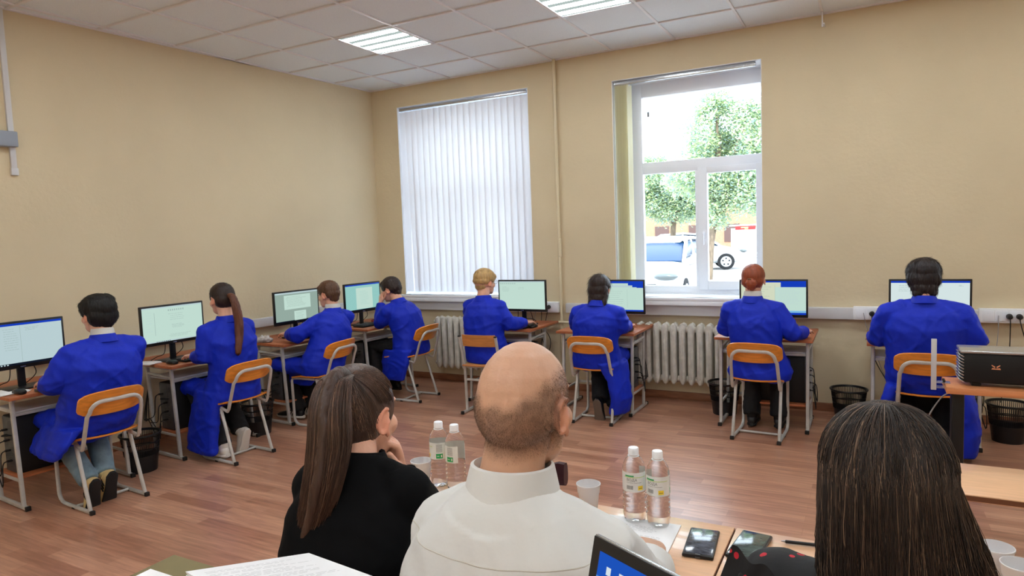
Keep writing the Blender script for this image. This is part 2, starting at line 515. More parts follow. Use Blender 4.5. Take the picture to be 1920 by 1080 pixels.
# vertical blinds
def vane(parent, x, z0, z1, ang, m, y=0.035, lean=0.0, w=0.089):
    b = B(); n = 6; P = []
    for i in range(n + 1):
        s_ = (i / n - 0.5) * w; q = 0.0025 * math.cos((i / n - 0.5) * PI)
        row = []
        for zz, k in ((z0, 0), ((z0 + z1) / 2, 0.5), (z1, 1)):
            lx = x + s_ * math.cos(ang) - q * math.sin(ang) + lean * (1 - k); ly = y + s_ * math.sin(ang) + q * math.cos(ang)
            row.append((lx, ly, zz))
        P.append(row)
    vs = []
    for r in P: vs += [V(p) for p in r]
    th = V((-math.sin(ang), math.cos(ang), 0)) * 0.0006
    N_ = len(vs); vs += [p + th for p in vs]; fs = []
    for i in range(n):
        for j in range(2):
            a, c, d, e = i * 3 + j, (i + 1) * 3 + j, (i + 1) * 3 + j + 1, i * 3 + j + 1
            fs += [[a, c, d, e]]
    b.add(vs[:N_], fs)
    return b.build('vane', m, parent, angle=60)
t = thing('vertical_blind', 'closed white vertical blind covering the left window', 'blind')
b = B(); b.box((1.17, 0.035, 3.025), (1.60, 0.045, 0.032), 0.004); b.build('head_rail', M_silver, t)
for k in range(21):
    x = 0.405 + k * 0.0765
    vane(t, x, 0.985, 3.0, 0.20 + 0.03 * math.sin(k * 2.1), M_vane, lean=(0.028 if k == 1 else (-0.012 if k == 0 else 0.004 * math.sin(k * 3))))
b = B()
for k in range(20):
    x = 0.405 + k * 0.0765
    b.tube([(x, -0.0, 1.0), (x + 0.038, 0.0, 0.985), (x + 0.0765, -0.0, 1.0)], 0.0012, n=5)
b.build('bottom_chain', M_white, t)
t = thing('vertical_blind', 'cream vertical blind drawn aside at the right window', 'blind')
b = B(); b.box((3.53, 0.035, 2.965), (1.27, 0.045, 0.035), 0.004); b.build('head_rail', M_silver, t)
for k in range(14):
    vane(t, 2.915 + k * 0.0095, 0.99, 2.945, 1.42 + 0.05 * math.sin(k * 2.3), M_vane2, y=0.04)
b = B()
for k in range(14): b.tube([(2.915 + k * 0.0095, 0.035, 2.95), (2.915 + k * 0.0095, 0.035, 2.935)], 0.004, n=6)
b.build('vane_clip', M_white, t)
# dangling grey tag on the upper pane
t = tag(B().box((3.13, 0.29, 2.70), (0.022, 0.004, 0.05), 0.001).build('sticker', mat('grey_sticker', srgb(150, 152, 158), 0.6)), 'small grey sticker at the upper left of the clear window pane', 'sticker')
t.location = (0, 0.035, 0)

# ------------------------------------------------------------------ cable trunking and pipes
t = thing('cable_trunking', 'grey white cable trunking with sockets running along the back wall', 'cable trunking')
b = B(); b.box((1.15, -0.028, 0.838), (2.26, 0.056, 0.096), 0.006); b.box((5.48, -0.028, 0.838), (6.24, 0.056, 0.096), 0.006); b.build('channel', M_trunk, t)
def socket_box(x, w, plugs):
    b = B(); b.box((x, -0.035, 0.845), (w, 0.07, 0.105), 0.006); s = b.build('socket_box', M_white, t)
    for i in range(int(w / 0.09)):
        cx = x - w / 2 + 0.055 + i * 0.085
        b = B(); b.box((cx, -0.072, 0.845), (0.075, 0.006, 0.08), 0.003); b.box((cx, -0.0755, 0.87), (0.012, 0.003, 0.006)); b.build('face_plate', M_upvc, s)
socket_box(2.15, 0.27, 2); socket_box(5.05, 0.27, 1); socket_box(5.93, 0.34, 2)
t = thing('cable_trunking', 'grey white cable trunking running along the left wall behind the monitors', 'cable trunking')
def lw(y, d, z): return V((lwx(y) + d, y - d * SL, z))
b = B(); b.box(lw(-2.75, 0.028, 0.84), (0.056, 1.75, 0.098), 0.006, R=R); b.box(lw(-0.62, 0.028, 0.87), (0.056, 1.15, 0.098), 0.006, R=R); b.box(lw(-1.52, 0.022, 0.84), (0.044, 0.7, 0.085), 0.006, R=R)
b.build('channel', M_trunk, t)
t = thing('cable_channel', 'thin vertical cable channel with a grey box at the far left of the left wall', 'cable channel')
b = B(); b.box(lw(-3.60, 0.012, 2.72), (0.024, 0.035, 1.11), 0.003, R=R); b.box(lw(-3.60, 0.014, 2.155), (0.028, 0.045, 0.05), 0.004, R=R); b.build('channel', M_trunk, t)
b = B(); b.box(lw(-3.70, 0.035, 2.375), (0.07, 0.24, 0.105), 0.006, R=R); b.build('junction_box', mat('grey_box', srgb(150, 158, 170), 0.5), t)
t = thing('heating_pipe', 'painted vertical heating pipe on the wall between the two windows', 'pipe')
b = B(); b.tube([(2.304, -0.03, H), (2.304, -0.03, 1.52)], 0.017, round=False); b.tube([(2.31, -0.03, 1.52), (2.31, -0.03, 1.36)], 0.020); b.tube([(2.304, -0.03, 1.38), (2.304, -0.03, 0.10)], 0.016)
b.build('riser', M_pipe, t)
b = B(); b.tube([(2.304, -0.05, 0.695), (2.1, -0.06, 0.69), (1.75, -0.10, 0.68)], 0.013); b.tube([(2.304, -0.05, 0.695), (2.7, -0.07, 0.69), (3.16, -0.10, 0.68)], 0.013); b.build('branch', M_pipe, t)
b = B()
b.box((4.69, -0.09, H - 0.06), (0.012, 0.012, 0.13), 0.002); b.box((4.70, -0.05, H - 0.10), (0.014, 0.1, 0.012), 0.002)
tag(b.build('ceiling_bracket', M_grid), 'small white metal bracket hanging at the ceiling edge above the right wall', 'bracket')

def radiator(x0, n, lab, grp=None):
    t = thing('radiator', lab, 'radiator', (x0, -0.13, 0))
    for k in range(n):
        b = B(); x = (k + 0.5) * 0.079
        for sy, dep in ((-0.035, 0.034), (0.04, 0.030)):
            rings = []
            for z, w in ((0.168, 0.004), (0.185, 0.018), (0.215, 0.030), (0.27, 0.030), (0.5, 0.029), (0.64, 0.030), (0.70, 0.030), (0.722, 0.020), (0.735, 0.004)):
                rings.append(((x, sy, z), (w, 0, 0), (0, dep * min(1, w / 0.022), 0)))
            b.loft(rings, 14, 0.7)
        b.box((x, -0.068, 0.45), (0.014, 0.014, 0.44), 0.006)
        b.box((x, 0.0, 0.665), (0.05, 0.09, 0.05), 0.015); b.box((x, 0.0, 0.225), (0.05, 0.09, 0.05), 0.015)
        b.build('section', M_rad, t)
    b = B(); b.tube([(-0.01, 0, 0.672), (n * 0.079 + 0.02, 0, 0.672)], 0.028, 14); b.tube([(-0.01, 0, 0.222), (n * 0.079 + 0.02, 0, 0.222)], 0.028, 14)
    b.build('hub', M_rad, t)
    b = B()
    for x in (0.0, n * 0.079): b.box((x + (0.005 if x else -0.005), 0.06, 0.20), (0.015, 0.14, 0.02))
    b.build('wall_bracket', M_rad, t)
radiator(3.11, 10, 'old cast iron radiator below the clear window beside the red haired student')
radiator(0.855, 10, 'old cast iron radiator below the blind covered window')

# ------------------------------------------------------------------ chairs
def chair_proto():
    t = empty('classroom_chair')
    b = B(); n = 12; P = []
    for i in range(n + 1):
        u = i / n - 0.5; row = []
        for j in range(n + 1):
            v = j / n - 0.5
            e = max(0, abs(u) * 2) ** 6 * 0.02
            w = 0.19 - 0.012 * (2 * abs(v)) ** 6
            row.append((u * 2 * w, v * (0.38 - e), 0.437 + 0.014 * (2 * u) ** 2 - 0.03 * max(0, v - 0.25) * 4 * 0.5 + 0.02 * max(0, -v - 0.3) * 5))
        P.append(row)
    sheet(P, 0.011).build('seat', M_ply, t)
    # backrest
    b = B(); n = 16; m_ = 8; G = []
    for i in range(n + 1):
        u = 2 * i / n - 1; row = []
        for j in range(m_ + 1):
            v = 2 * j / m_ - 1
            hh = 0.076 * (1 - 0.16 * u * u) * (1 - 0.30 * abs(u) ** 10)
            z = 0.668 + v * hh + (0.006 * (1 - u * u))
            row.append(V((u * 0.194 * (1 - 0.035 * abs(v) ** 6), -0.232 - (z - 0.60) * 0.42 + 0.055 * u * u, z)))
        G.append(row)
    vs = [p for r in G for p in r]; N_ = len(vs); vs += [p + V((0, -0.011, -0.004)) for p in vs]; fs = []
    M1 = m_ + 1
    for i in range(n):
        for j in range(m_):
            a, c, d, e = i * M1 + j, (i + 1) * M1 + j, (i + 1) * M1 + j + 1, i * M1 + j + 1
            fs += [[a, e, d, c], [N_ + a, N_ + c, N_ + d, N_ + e]]
    for i in range(n):
        fs += [[i * M1, (i + 1) * M1, N_ + (i + 1) * M1, N_ + i * M1], [i * M1 + m_, N_ + i * M1 + m_, N_ + (i + 1) * M1 + m_, (i + 1) * M1 + m_]]
    for j in range(m_):
        fs += [[j, N_ + j, N_ + j + 1, j + 1], [n * M1 + j, n * M1 + j + 1, N_ + n * M1 + j + 1, N_ + n * M1 + j]]
    b.add(vs, fs); b.build('backrest', M_ply, t)
    for s_ in (-1, 1):
        x = 0.165 * s_; b = B()
        pts = [(x, -0.21, 0.013), (x, 0.12, 0.013)] + [(x, 0.12 + 0.065 * math.sin(a), 0.078 - 0.065 * math.cos(a)) for a in (0.4, 0.8, 1.2, 1.57)] + [(x, 0.188, 0.40), (x * 0.985, 0.175, 0.418), (x * 0.97, 0.13, 0.422), (x * 0.97, -0.05, 0.420)]
        b.tube(pts, 0.0115, 10, hint=V((1, 0, 0)))
        b.tube([(x * 0.97, -0.075, 0.42), (x, -0.20, 0.015)], 0.0115, 10, hint=V((1, 0, 0)))
        f = b.build('leg_frame', M_metal, t)
        for bx_ in (((x, -0.218, 0.013), (0.028, 0.02, 0.026), 0.003), ((x, 0.0, 0.006), (0.022, 0.03, 0.012), 0.002)): B().box(*bx_).build('foot_cap', M_capb, f)
    b = B(); b.tube([(-0.165, -0.01, 0.014), (0.165, -0.01, 0.014)], 0.009); b.build('cross_bar', M_metal, t)
    b = B(); pts = [(-0.158, -0.075, 0.415), (-0.168, -0.165, 0.392), (-0.168, -0.18, 0.41), (-0.160, -0.245, 0.60)]
    for a in range(0, 7):
        an = PI - a * PI / 12
        pts.append((-0.085 + 0.066 * math.cos(an), -0.262 - 0.02 * math.sin(an), 0.625 + 0.060 * math.sin(an)))
    full = pts + [(-x, y, z) for (x, y, z) in pts[::-1]]
    b.tube(full, 0.0125, 10, hint=V((0, 1, 0)), fl=0.8); b.build('back_frame', M_metal, t)
    return t
CH = chair_proto(); first = [True]
def chair(x, y, rz, lab, grp=None):
    if first[0]: o = CH; first[0] = False
    else: o = copy_tree(CH)
    o.location = (x, y, 0); o.rotation_euler = (0, 0, rz); tag(o, lab, 'chair'); o['group'] = 'orange plywood classroom chairs on grey tube frames'
    return o
RL = PI / 2 - LA
# chairs at the left wall (sitters face the left wall)
chair(0.715, -3.735, RL + 0.0, 'orange plywood chair under the student in light jeans')
chair(0.80, -2.775, RL + 0.02, 'orange plywood chair under the student with the long ponytail')
chair(0.795, -1.84, RL + 0.15, 'orange plywood chair third from the left, partly behind a seated woman')
chair(0.985, -0.82, RL + 0.10, 'orange plywood chair nearest the room corner, beside the left radiator')
chair(3.005, -0.865, 0.05, 'orange plywood chair under the student with long dark loose hair')
chair(4.305, -0.865, -0.05, 'orange plywood chair under the student with red hair')
chair(5.365, -0.98, 0.0, 'orange plywood chair under the dark haired student at the far right')

# the chair of another build, with straight side posts
t = thing('classroom_chair', 'square framed chair with worn plywood back under the blond student', 'chair', (1.985, -0.93, 0), 0.06)
b = B(); b.box((0, -0.02, 0.437), (0.37, 0.38, 0.014), 0.006); b.build('seat', M_ply2, t)
b = B()
G = []
for i in range(13):
    u = 2 * i / 12 - 1
    G.append([(u * 0.165, -0.205 + 0.02 * u * u - 0.01, 0), ] * 2)
vs = []; fs = []
for i in range(13):
    u = 2 * i / 12 - 1
    y0 = -0.252 + 0.022 * (u * u)
    for (z, dy) in ((0.615, 0.0), (0.720, -0.02)): vs += [(u * 0.163, y0 + dy + 0.018, z), (u * 0.163, y0 + dy + 0.030, z)]
for i in range(12):
    o = i * 4; p = o + 4
    fs += [[o, p, p + 2, o + 2], [o + 1, o + 3, p + 3, p + 1], [o, o + 1, p + 1, p], [o + 2, p + 2, p + 3, o + 3]]
fs += [[0, 2, 3, 1], [48, 49, 51, 50]]
B().add(vs, fs).build('backrest', M_ply2, t)
for s_ in (-1, 1):
    b = B(); b.tube([(s_ * 0.178, -0.245, 0.705), (s_ * 0.178, -0.165, 0.40), (s_ * 0.178, -0.155, 0.02)], 0.0125, 10, hint=V((1, 0, 0)), p=0.7, round=False)
    b.tube([(s_ * 0.178, -0.235, 0.014), (s_ * 0.178, 0.20, 0.014)], 0.0125, 10, p=0.7); b.tube([(s_ * 0.178, 0.15, 0.02), (s_ * 0.178, 0.17, 0.425)], 0.0125, 10, p=0.7)
    f = b.build('leg_frame', M_metal, t)
    B().box((s_ * 0.178, -0.245, 0.014), (0.028, 0.02, 0.028), 0.003).build('foot_cap', M_capb, f); B().box((s_ * 0.178, -0.247, 0.708), (0.024, 0.026, 0.012), 0.003).build('end_cap', M_capb, f)
for y_, z_ in ((-0.157, 0.30), (-0.16, 0.42), (0.17, 0.42)): B().tube([(-0.178, y_, z_), (0.178, y_, z_)], 0.011, 10, p=0.7).build('cross_bar', M_metal, t)

# ------------------------------------------------------------------ computer desks; local: sitter at -y, wall at +y, origin on the floor below the wall edge
DH = 0.715
def desk(loc, rz, lab, side):
    t = thing('computer_desk', lab, 'desk', loc, rz, 'computer desks with grey steel frames')
    W = 0.72; x0, x1 = -W / 2, W / 2
    b = B(); b.box((0, -0.42, DH - 0.011), (W, 0.64, 0.022), 0.003); b.build('desktop', M_desk, t)
    for s_ in (-1, 1):
        x = s_ * (W / 2 - 0.04); b = B()
        def sq(p, q, r=0.0135): b.tube([p, q], r, 8, hint=V((1, 0, 0)), p=0.75, round=False)
        sq((x, -0.70, 0.02), (x, -0.66, DH - 0.02)); sq((x, -0.38, 0.02), (x, -0.16, DH - 0.02) if False else (x, -0.34, DH - 0.02))
        sq((x, -0.745, 0.015), (x, -0.30, 0.015)); sq((x, -0.67, 0.615), (x, -0.35, 0.63), 0.010); sq((x, -0.69, 0.18), (x, -0.37, 0.18), 0.010)
        sq((x, -0.70, DH - 0.03), (x, -0.15, DH - 0.03), 0.011)
        f = b.build('leg_frame', M_metal, t)
        for y_ in (-0.752, -0.295): B().box((x, y_, 0.014), (0.03, 0.02, 0.028), 0.003).build('foot_cap', M_capb, f)
    for y_, z_ in ((-0.64, 0.585), (-0.34, 0.585), (-0.34, 0.18)): B().box((0, y_, z_), (W - 0.09, 0.018, 0.02), 0.003).build('cross_bar', M_metal, t)
    b = B(); b.box((0, -0.49, 0.600), (W - 0.10, 0.30, 0.010), 0.002); b.build('tray', M_trunk, t)
    b = B(); b.box((side * 0.13, -0.53, 0.196), (0.38, 0.30, 0.014), 0.002); b.build('lower_shelf', M_desk, t)
    return t

def pc(loc, rz, lab, side):
    """case standing on the desk's lower shelf, its cabled rear to `side`"""
    t = thing('computer_tower', lab, 'computer', loc, rz, 'computer towers under the desks')
    Lc, Wc, Hc = 0.36, 0.165, 0.36
    b = B(); b.box((0, 0, Hc / 2), (Lc, Wc, Hc), 0.004); b.build('case', M_blackm, t)
    b = B(); X = side * (Lc / 2 + 0.003); b.box((X, 0, Hc / 2), (0.006, Wc - 0.01, Hc - 0.01), 0.001)
    for k in range(6): b.box((X + side * 0.004, 0.01, 0.05 + k * 0.018), (0.003, 0.10, 0.004))
    b.box((X + side * 0.004, -0.03, 0.31), (0.004, 0.05, 0.04), 0.001); b.build('back_panel', M_greyp, t)
    b = B(); b.cur = 0
    b.tube([(X + side * 0.004, 0, 0.24 + 0.03 * math.sin(a)) for a in (0, 0.1)], 0.04, 16, hint=V((0, 0, 1)), round=False); b.build('fan_grille', M_blackm, t)
    rnd = random.Random(int(abs(loc[0] * 77 + loc[1] * 31)))
    for k in range(4):
        z = 0.08 + k * 0.065; b = B(); y = rnd.uniform(-0.05, 0.05)
        e = rnd.uniform(0.03, 0.09); yy = rnd.uniform(0.05, 0.16)
        xo = min(0.042, 0.025 + 0.02 * rnd.random())
        b.box((X + side * 0.018, y, z), (0.03, 0.018, 0.012), 0.002)
        pts = [(X + side * 0.03, y, z), (X + side * (0.03 + xo), y, z - 0.02), (X + side * (0.035 + xo), y + 0.02, z - 0.08 - e), (X + side * 0.04, yy * 0.9 + 0.08, 0.0 + e), (X + side * 0.03, yy + 0.14, 0.06), (X + side * 0.0, 0.24, 0.3)]
        b.tube(bez(pts), 0.0035, 6); b.build('cable', M_capb, t)
    return t

def bez(pts, n=5):
    """Catmull-Rom through the points"""
    P = [V(p) for p in pts]; out = []
    for i in range(len(P) - 1):
        a, b_, c, d = P[max(i - 1, 0)], P[i], P[i + 1], P[min(i + 2, len(P) - 1)]
        for k in range(n):
            t_ = k / n
            out.append(0.5 * ((2 * b_) + (c - a) * t_ + (2 * a - 5 * b_ + 4 * c - d) * t_ * t_ + (3 * b_ - a - 3 * c + d) * t_ ** 3))
    out.append(P[-1]); return out

def SM(name, *c, s=0.76): return emis(name, srgb(*c), s)
SC = [SM('screen_pale_green', 196, 224, 212), SM('screen_white', 216, 232, 232), SM('screen_blue', 22, 62, 190), SM('screen_grey_green', 150, 172, 162), SM('screen_teal', 150, 204, 198), SM('screen_text', 160, 182, 178), SM('screen_dark', 20, 26, 40), SM('screen_cyan', 130, 190, 230), SM('screen_cream', 214, 222, 196), SM('screen_blue_grey', 188, 210, 214)]
def monitor(x, y, z, rz, lab, style):
    """x, y = stand on the desktop; local: screen faces -y"""
    t = thing('computer_monitor', lab, 'monitor', (x, y, z), rz, 'monitors on the computer desks')
    zc = 0.285; w, h = 0.515, 0.305
    b = B(); b.box((0, 0, zc), (w, 0.022, h), 0.004); b.box((0, 0.02, zc), (w * 0.6, 0.03, h * 0.6), 0.01); b.build('casing', M_black, t)
    rnd = random.Random(style * 13 + 5)
    b = B(); X0, Z0, PW, PH = -w / 2 + 0.014, zc - h / 2 + 0.024, w - 0.028, h - 0.038
    lay = [0]
    def rect(u0, v0, u1, v1, mi, d):
        b.cur = mi; y = -0.0115 - d * 0.0002
        b.quad((X0 + u0 * PW, y, Z0 + v0 * PH), (X0 + u1 * PW, y, Z0 + v0 * PH), (X0 + u1 * PW, y, Z0 + v1 * PH), (X0 + u0 * PW, y, Z0 + v1 * PH))
    def lines(u0, u1, v0, v1, n, d=3, mi=5):
        for k in range(n):
            v = v1 - (v1 - v0) * (k + 0.5) / n; u = u0 + rnd.random() * 0.1 * (u1 - u0); q = u
            while q < u0 + (u1 - u0) * (0.6 + 0.4 * rnd.random()):
                l = rnd.uniform(0.01, 0.05); rect(q, v - 0.004, min(q + l, u1), v + 0.004, mi, d); q += l + 0.008
    if style == 1:
        rect(0, 0, 1, 1, 9, 0); rect(0, 0.95, 1, 1, 2, 1); rect(0.0, 0.0, 1, 0.05, 6, 1); rect(0.5, 0.05, 0.504, 0.93, 5, 1)
        lines(0.30, 0.48, 0.35, 0.9, 10); lines(0.55, 0.72, 0.80, 0.9, 3)
        for k in range(9): rect(0.04 + k * 0.035, 0.012, 0.06 + k * 0.035, 0.038, 9, 2)
    elif style == 2:
        rect(0, 0, 1, 1, 0, 0); rect(0.19, 0.2, 0.196, 0.84, 5, 1); rect(0, 0.965, 1, 1, 9, 1); rect(0, 0, 1, 0.03, 9, 1)
        for k in range(8): rect(0.42 + k * 0.035, 0.86, 0.436 + k * 0.035, 0.91, 5, 2)
        lines(0.42, 0.76, 0.58, 0.80, 4); lines(0.46, 0.72, 0.36, 0.48, 4); lines(0.4, 0.84, 0.10, 0.2, 3); lines(0.05, 0.15, 0.3, 0.9, 8, 3, 9)
        for k in range(8): rect(0.2 + k * 0.03, 0.006, 0.215 + k * 0.03, 0.024, 6, 2)
    elif style == 3:
        rect(0, 0, 1, 1, 3, 0); rect(0, 0.95, 1, 1, 9, 1); rect(0.2, 0.42, 0.82, 0.9, 0, 1); rect(0.42, 0.02, 0.7, 0.34, 0, 1); lines(0.24, 0.78, 0.5, 0.86, 8, 3, 3); lines(0.45, 0.66, 0.06, 0.3, 5, 3, 3); rect(0, 0, 1, 0.035, 6, 1)
    elif style == 4:
        rect(0, 0, 1, 1, 4, 0); rect(0, 0.955, 1, 1, 2, 1); rect(0.3, 0.05, 0.78, 0.86, 0, 1); lines(0.4, 0.7, 0.2, 0.75, 10, 3, 4); rect(0, 0, 1, 0.035, 6, 1)
    elif style == 5:
        rect(0, 0, 1, 1, 0, 0); rect(0, 0.965, 1, 1, 9, 1)
        for k in range(8): rect(0.03 + k * 0.045, 0.9, 0.05 + k * 0.045, 0.94, 5, 2)
        lines(0.06, 0.22, 0.62, 0.82, 5); lines(0.42, 0.55, 0.70, 0.8, 2)
    elif style == 6:
        rect(0, 0, 1, 1, 2, 0); rect(0, 0.05, 0.72, 0.93, 0, 1); rect(0.0, 0.1, 0.80, 0.86, 9, 2); rect(0.0, 0.05, 0.88, 0.80, 0, 3); rect(0.7, 0.05, 1.0, 0.78, 0, 4); lines(0.2, 0.66, 0.15, 0.7, 8, 5); rect(0, 0, 1, 0.05, 2, 5)
        rect(0.7, 0.12, 0.703, 0.74, 5, 5)
    elif style == 7:
        rect(0, 0, 1, 1, 2, 0); rect(0, 0.12, 0.62, 0.96, 8, 1); rect(0.53, 0.12, 1, 0.82, 0, 2); lines(0.05, 0.5, 0.3, 0.86, 8, 3, 5); lines(0.58, 0.94, 0.3, 0.74, 10, 4, 9); rect(0.53, 0.12, 0.533, 0.9, 5, 5); rect(0, 0.06, 1, 0.12, 7, 1)
    else:
        rect(0, 0, 1, 1, 1, 0); rect(0, 0.95, 1, 1, 2, 1); rect(0, 0, 1, 0.04, 6, 1); lines(0.1, 0.3, 0.7, 0.9, 4); lines(0.86, 0.92, 0.85, 0.9, 2)
    b.build('screen', SC, t, smooth=False)
    b = B(); b.box((0, 0.03, 0.10), (0.045, 0.018, 0.20), 0.004); b.build('stand', M_black, t)
    b = B(); b.box((0, 0.01, 0.006), (0.23, 0.17, 0.012), 0.005); b.build('base', M_black, t)
    b = B(); b.box((0, -0.0112, zc - h / 2 + 0.010), (0.03, 0.001, 0.006)); b.build('maker_mark', M_silver, t)
    b = B(); b.tube(bez([(0.07, 0.02, 0.14), (0.085, 0.03, 0.08), (0.06, 0.10, 0.02), (0.03, 0.13, 0.006)]), 0.003, 6); b.tube(bez([(-0.06, 0.02, 0.14), (-0.07, 0.03, 0.06), (-0.09, 0.10, 0.03), (-0.12, 0.13, 0.006)]), 0.003, 6); b.build('cable', M_capb, t)
    return t

def kb_proto():
    t = empty('keyboard')
    b = B(); b.box((0, 0, 0.010), (0.42, 0.14, 0.016), 0.004); b.build('casing', M_black, t)
    b = B()
    for r in range(5):
        for c in range(17): b.box((-0.19 + c * 0.0237, -0.048 + r * 0.023, 0.021), (0.019, 0.018, 0.006), 0.002)
    b.build('keys', mat('key_caps', srgb(44, 44, 48), 0.5), t)
    return t
KB = kb_proto(); kbf = [1]
def keyboard(x, y, z, rz, lab):
    o = KB if kbf.pop() else copy_tree(KB); kbf.append(0)
    o.location = (x, y, z); o.rotation_euler = (0, 0, rz); tag(o, lab, 'keyboard', 'black keyboards on the computer desks')
MS = B(); MS.loft([((0, -0.055, 0.012), (0.008, 0, 0), (0, 0, 0.008)), ((0, -0.045, 0.014), (0.024, 0, 0), (0, 0, 0.013)), ((0, -0.01, 0.018), (0.031, 0, 0), (0, 0, 0.018)), ((0, 0.03, 0.015), (0.029, 0, 0), (0, 0, 0.0145)), ((0, 0.055, 0.010), (0.018, 0, 0), (0, 0, 0.008))], 14, 0.8)
MS = empty('computer_mouse'); 
_b = B(); _b.loft([((0, -0.055, 0.012), (0.008, 0, 0), (0, 0, 0.008)), ((0, -0.045, 0.014), (0.024, 0, 0), (0, 0, 0.013)), ((0, -0.01, 0.018), (0.031, 0, 0), (0, 0, 0.0175)), ((0, 0.03, 0.015), (0.029, 0, 0), (0, 0, 0.0145)), ((0, 0.055, 0.010), (0.018, 0, 0), (0, 0, 0.008))], 14, 0.8)
_b.build('body', M_black, MS)
_b = B(); _b.box((0, 0.032, 0.030), (0.006, 0.02, 0.006), 0.002); _b.build('scroll_wheel', M_greyp, MS)
msf = [1]
def mouse(x, y, z, rz, lab):
    o = MS if msf.pop() else copy_tree(MS); msf.append(0)
    o.location = (x, y, z); o.rotation_euler = (0, 0, rz); tag(o, lab, 'computer mouse', 'black mice on the computer desks')

who = {1: 'the student in light jeans', 2: 'the student with the long ponytail', 3: 'the short haired student third from the left', 4: 'the student leaning on a hand by the room corner',
       5: 'the blond student', 6: 'the student with long dark loose hair', 7: 'the student with red hair', 8: 'the dark haired student at the far right'}
LEFT = {1: -3.99, 2: -2.97, 3: -1.97, 4: -1.0}     # near side leg frame of each desk on the left wall
BACK = {5: 2.30, 6: 3.28, 7: 4.66, 8: 5.735}       # right edge of each desk on the back wall
DL = {}
def dl(k, x, y, z):
    """desk-local point of desk k to world"""
    o, rz = DL[k]; c, s_ = math.cos(rz), math.sin(rz)
    return V((o[0] + c * x - s_ * y, o[1] + s_ * x + c * y, z))
for k, y in LEFT.items():
    yc = y - 0.04 + 0.36; DL[k] = ((lwx(yc) + (0.03 if k == 4 else 0), yc), RL)
for k, x in BACK.items(): DL[k] = ((x - 0.36, 0.0 if k != 8 else -0.02), 0.0)
for k in range(1, 9):
    o, rz = DL[k]; side = -1 if k < 5 else 1
    desk((*o, 0), rz, 'brown topped desk used by ' + who[k], side)
    p = dl(k, side * 0.115, -0.53, 0.204)
    pc(p, rz, 'black tower under the desk of ' + who[k], side)
mon = {1: (0.20, -3.875, 0.0), 2: (0.27, -2.85, 0.02), 3: (0.36, -1.665, 0.0), 4: (0.40, -0.80, 0.0), 5: (2.085, -0.45, 0), 6: (3.04, -0.45, 0), 7: (4.35, -0.45, 0), 8: (5.415, -0.45, 0)}
for k, (x, y, a) in mon.items():
    monitor(x, y, DH, (RL if k < 5 else 0) + a, 'lit monitor in front of ' + who[k], k)
kbd = {1: (0.50, -3.72), 2: (0.42, -2.70), 3: (0.48, -1.60), 4: (0.52, -0.80), 5: (2.02, -0.64), 6: (2.95, -0.64), 7: (4.27, -0.64), 8: (5.36, -0.66)}
for k, (x, y) in kbd.items(): keyboard(x, y, DH, RL if k < 5 else 0, 'black keyboard on the desk of ' + who[k])
mou = {1: (0.38, -3.99), 2: (0.42, -2.985), 5: (2.27, -0.60), 6: (3.20, -0.60), 7: (4.59, -0.62), 8: (5.66, -0.70)}
for k, (x, y) in mou.items(): mouse(x, y, DH, RL if k < 5 else 0, 'black mouse beside the keyboard of ' + who[k])
def gadget(x, y, z, rz, lab):
    t = thing('adapter', lab, 'gadget', (x, y, z), rz)
    b = B(); b.box((0, 0, 0.018), (0.11, 0.05, 0.03), 0.010); b.build('shell', M_red, t)
    b = B(); b.box((-0.03, 0.0, 0.024), (0.03, 0.056, 0.03), 0.006); b.box((0.035, 0, 0.02), (0.02, 0.056, 0.028), 0.006); b.build('grip', M_black, t)
gadget(0.30, -2.51, DH, 0.9, 'small red and black device beside the monitor of the ponytail student')
gadget(0.42, -0.62, DH, 1.2, 'small red and black device beside the monitor nearest the corner')
gadget(5.68, -0.56, DH, 0.3, 'small red and black device at the right end of the rightmost desk')
def papers(x, y, z, rz, w, d, lab, n=3, m=None, name='paper_sheets'):
    b = B()
    for i in range(n):
        R2 = Matrix.Rotation(rz + 0.12 * i, 3, 'Z'); b.box((x, y, z + 0.0015 + 0.002 * i), (w, d, 0.0015), R=R2)
    return tag(b.build(name, m or M_paper, smooth=False), lab, 'papers')
papers(0.26, -4.0 + 0.0, DH, RL, 0.16, 0.2, 'loose papers beside the mouse of the student in light jeans')
papers(0.20, -3.06 + 0.03, DH, RL + 0.2, 0.13, 0.17, 'white papers on the desk edge beside the ponytail student', 4)
# crumpled bag
b = B(); b.ell((0, 0, 0.022), (0.085, 0.055, 0.03), n=28, m=16)
bag = b.build('crumpled_bag', M_clear if False else mat('crinkled_film', srgb(196, 190, 188), 0.3, var=0.3, vscale=30))
for v in bag.data.vertices: v.co += v.co.normalized() * 0.03 * noise.noise(v.co * 40); v.co.z = max(v.co.z, 0.0005)
bag.location = (0.27, -1.985, DH); tag(bag, 'crumpled translucent bag beside the hand of the short haired student', 'bag')

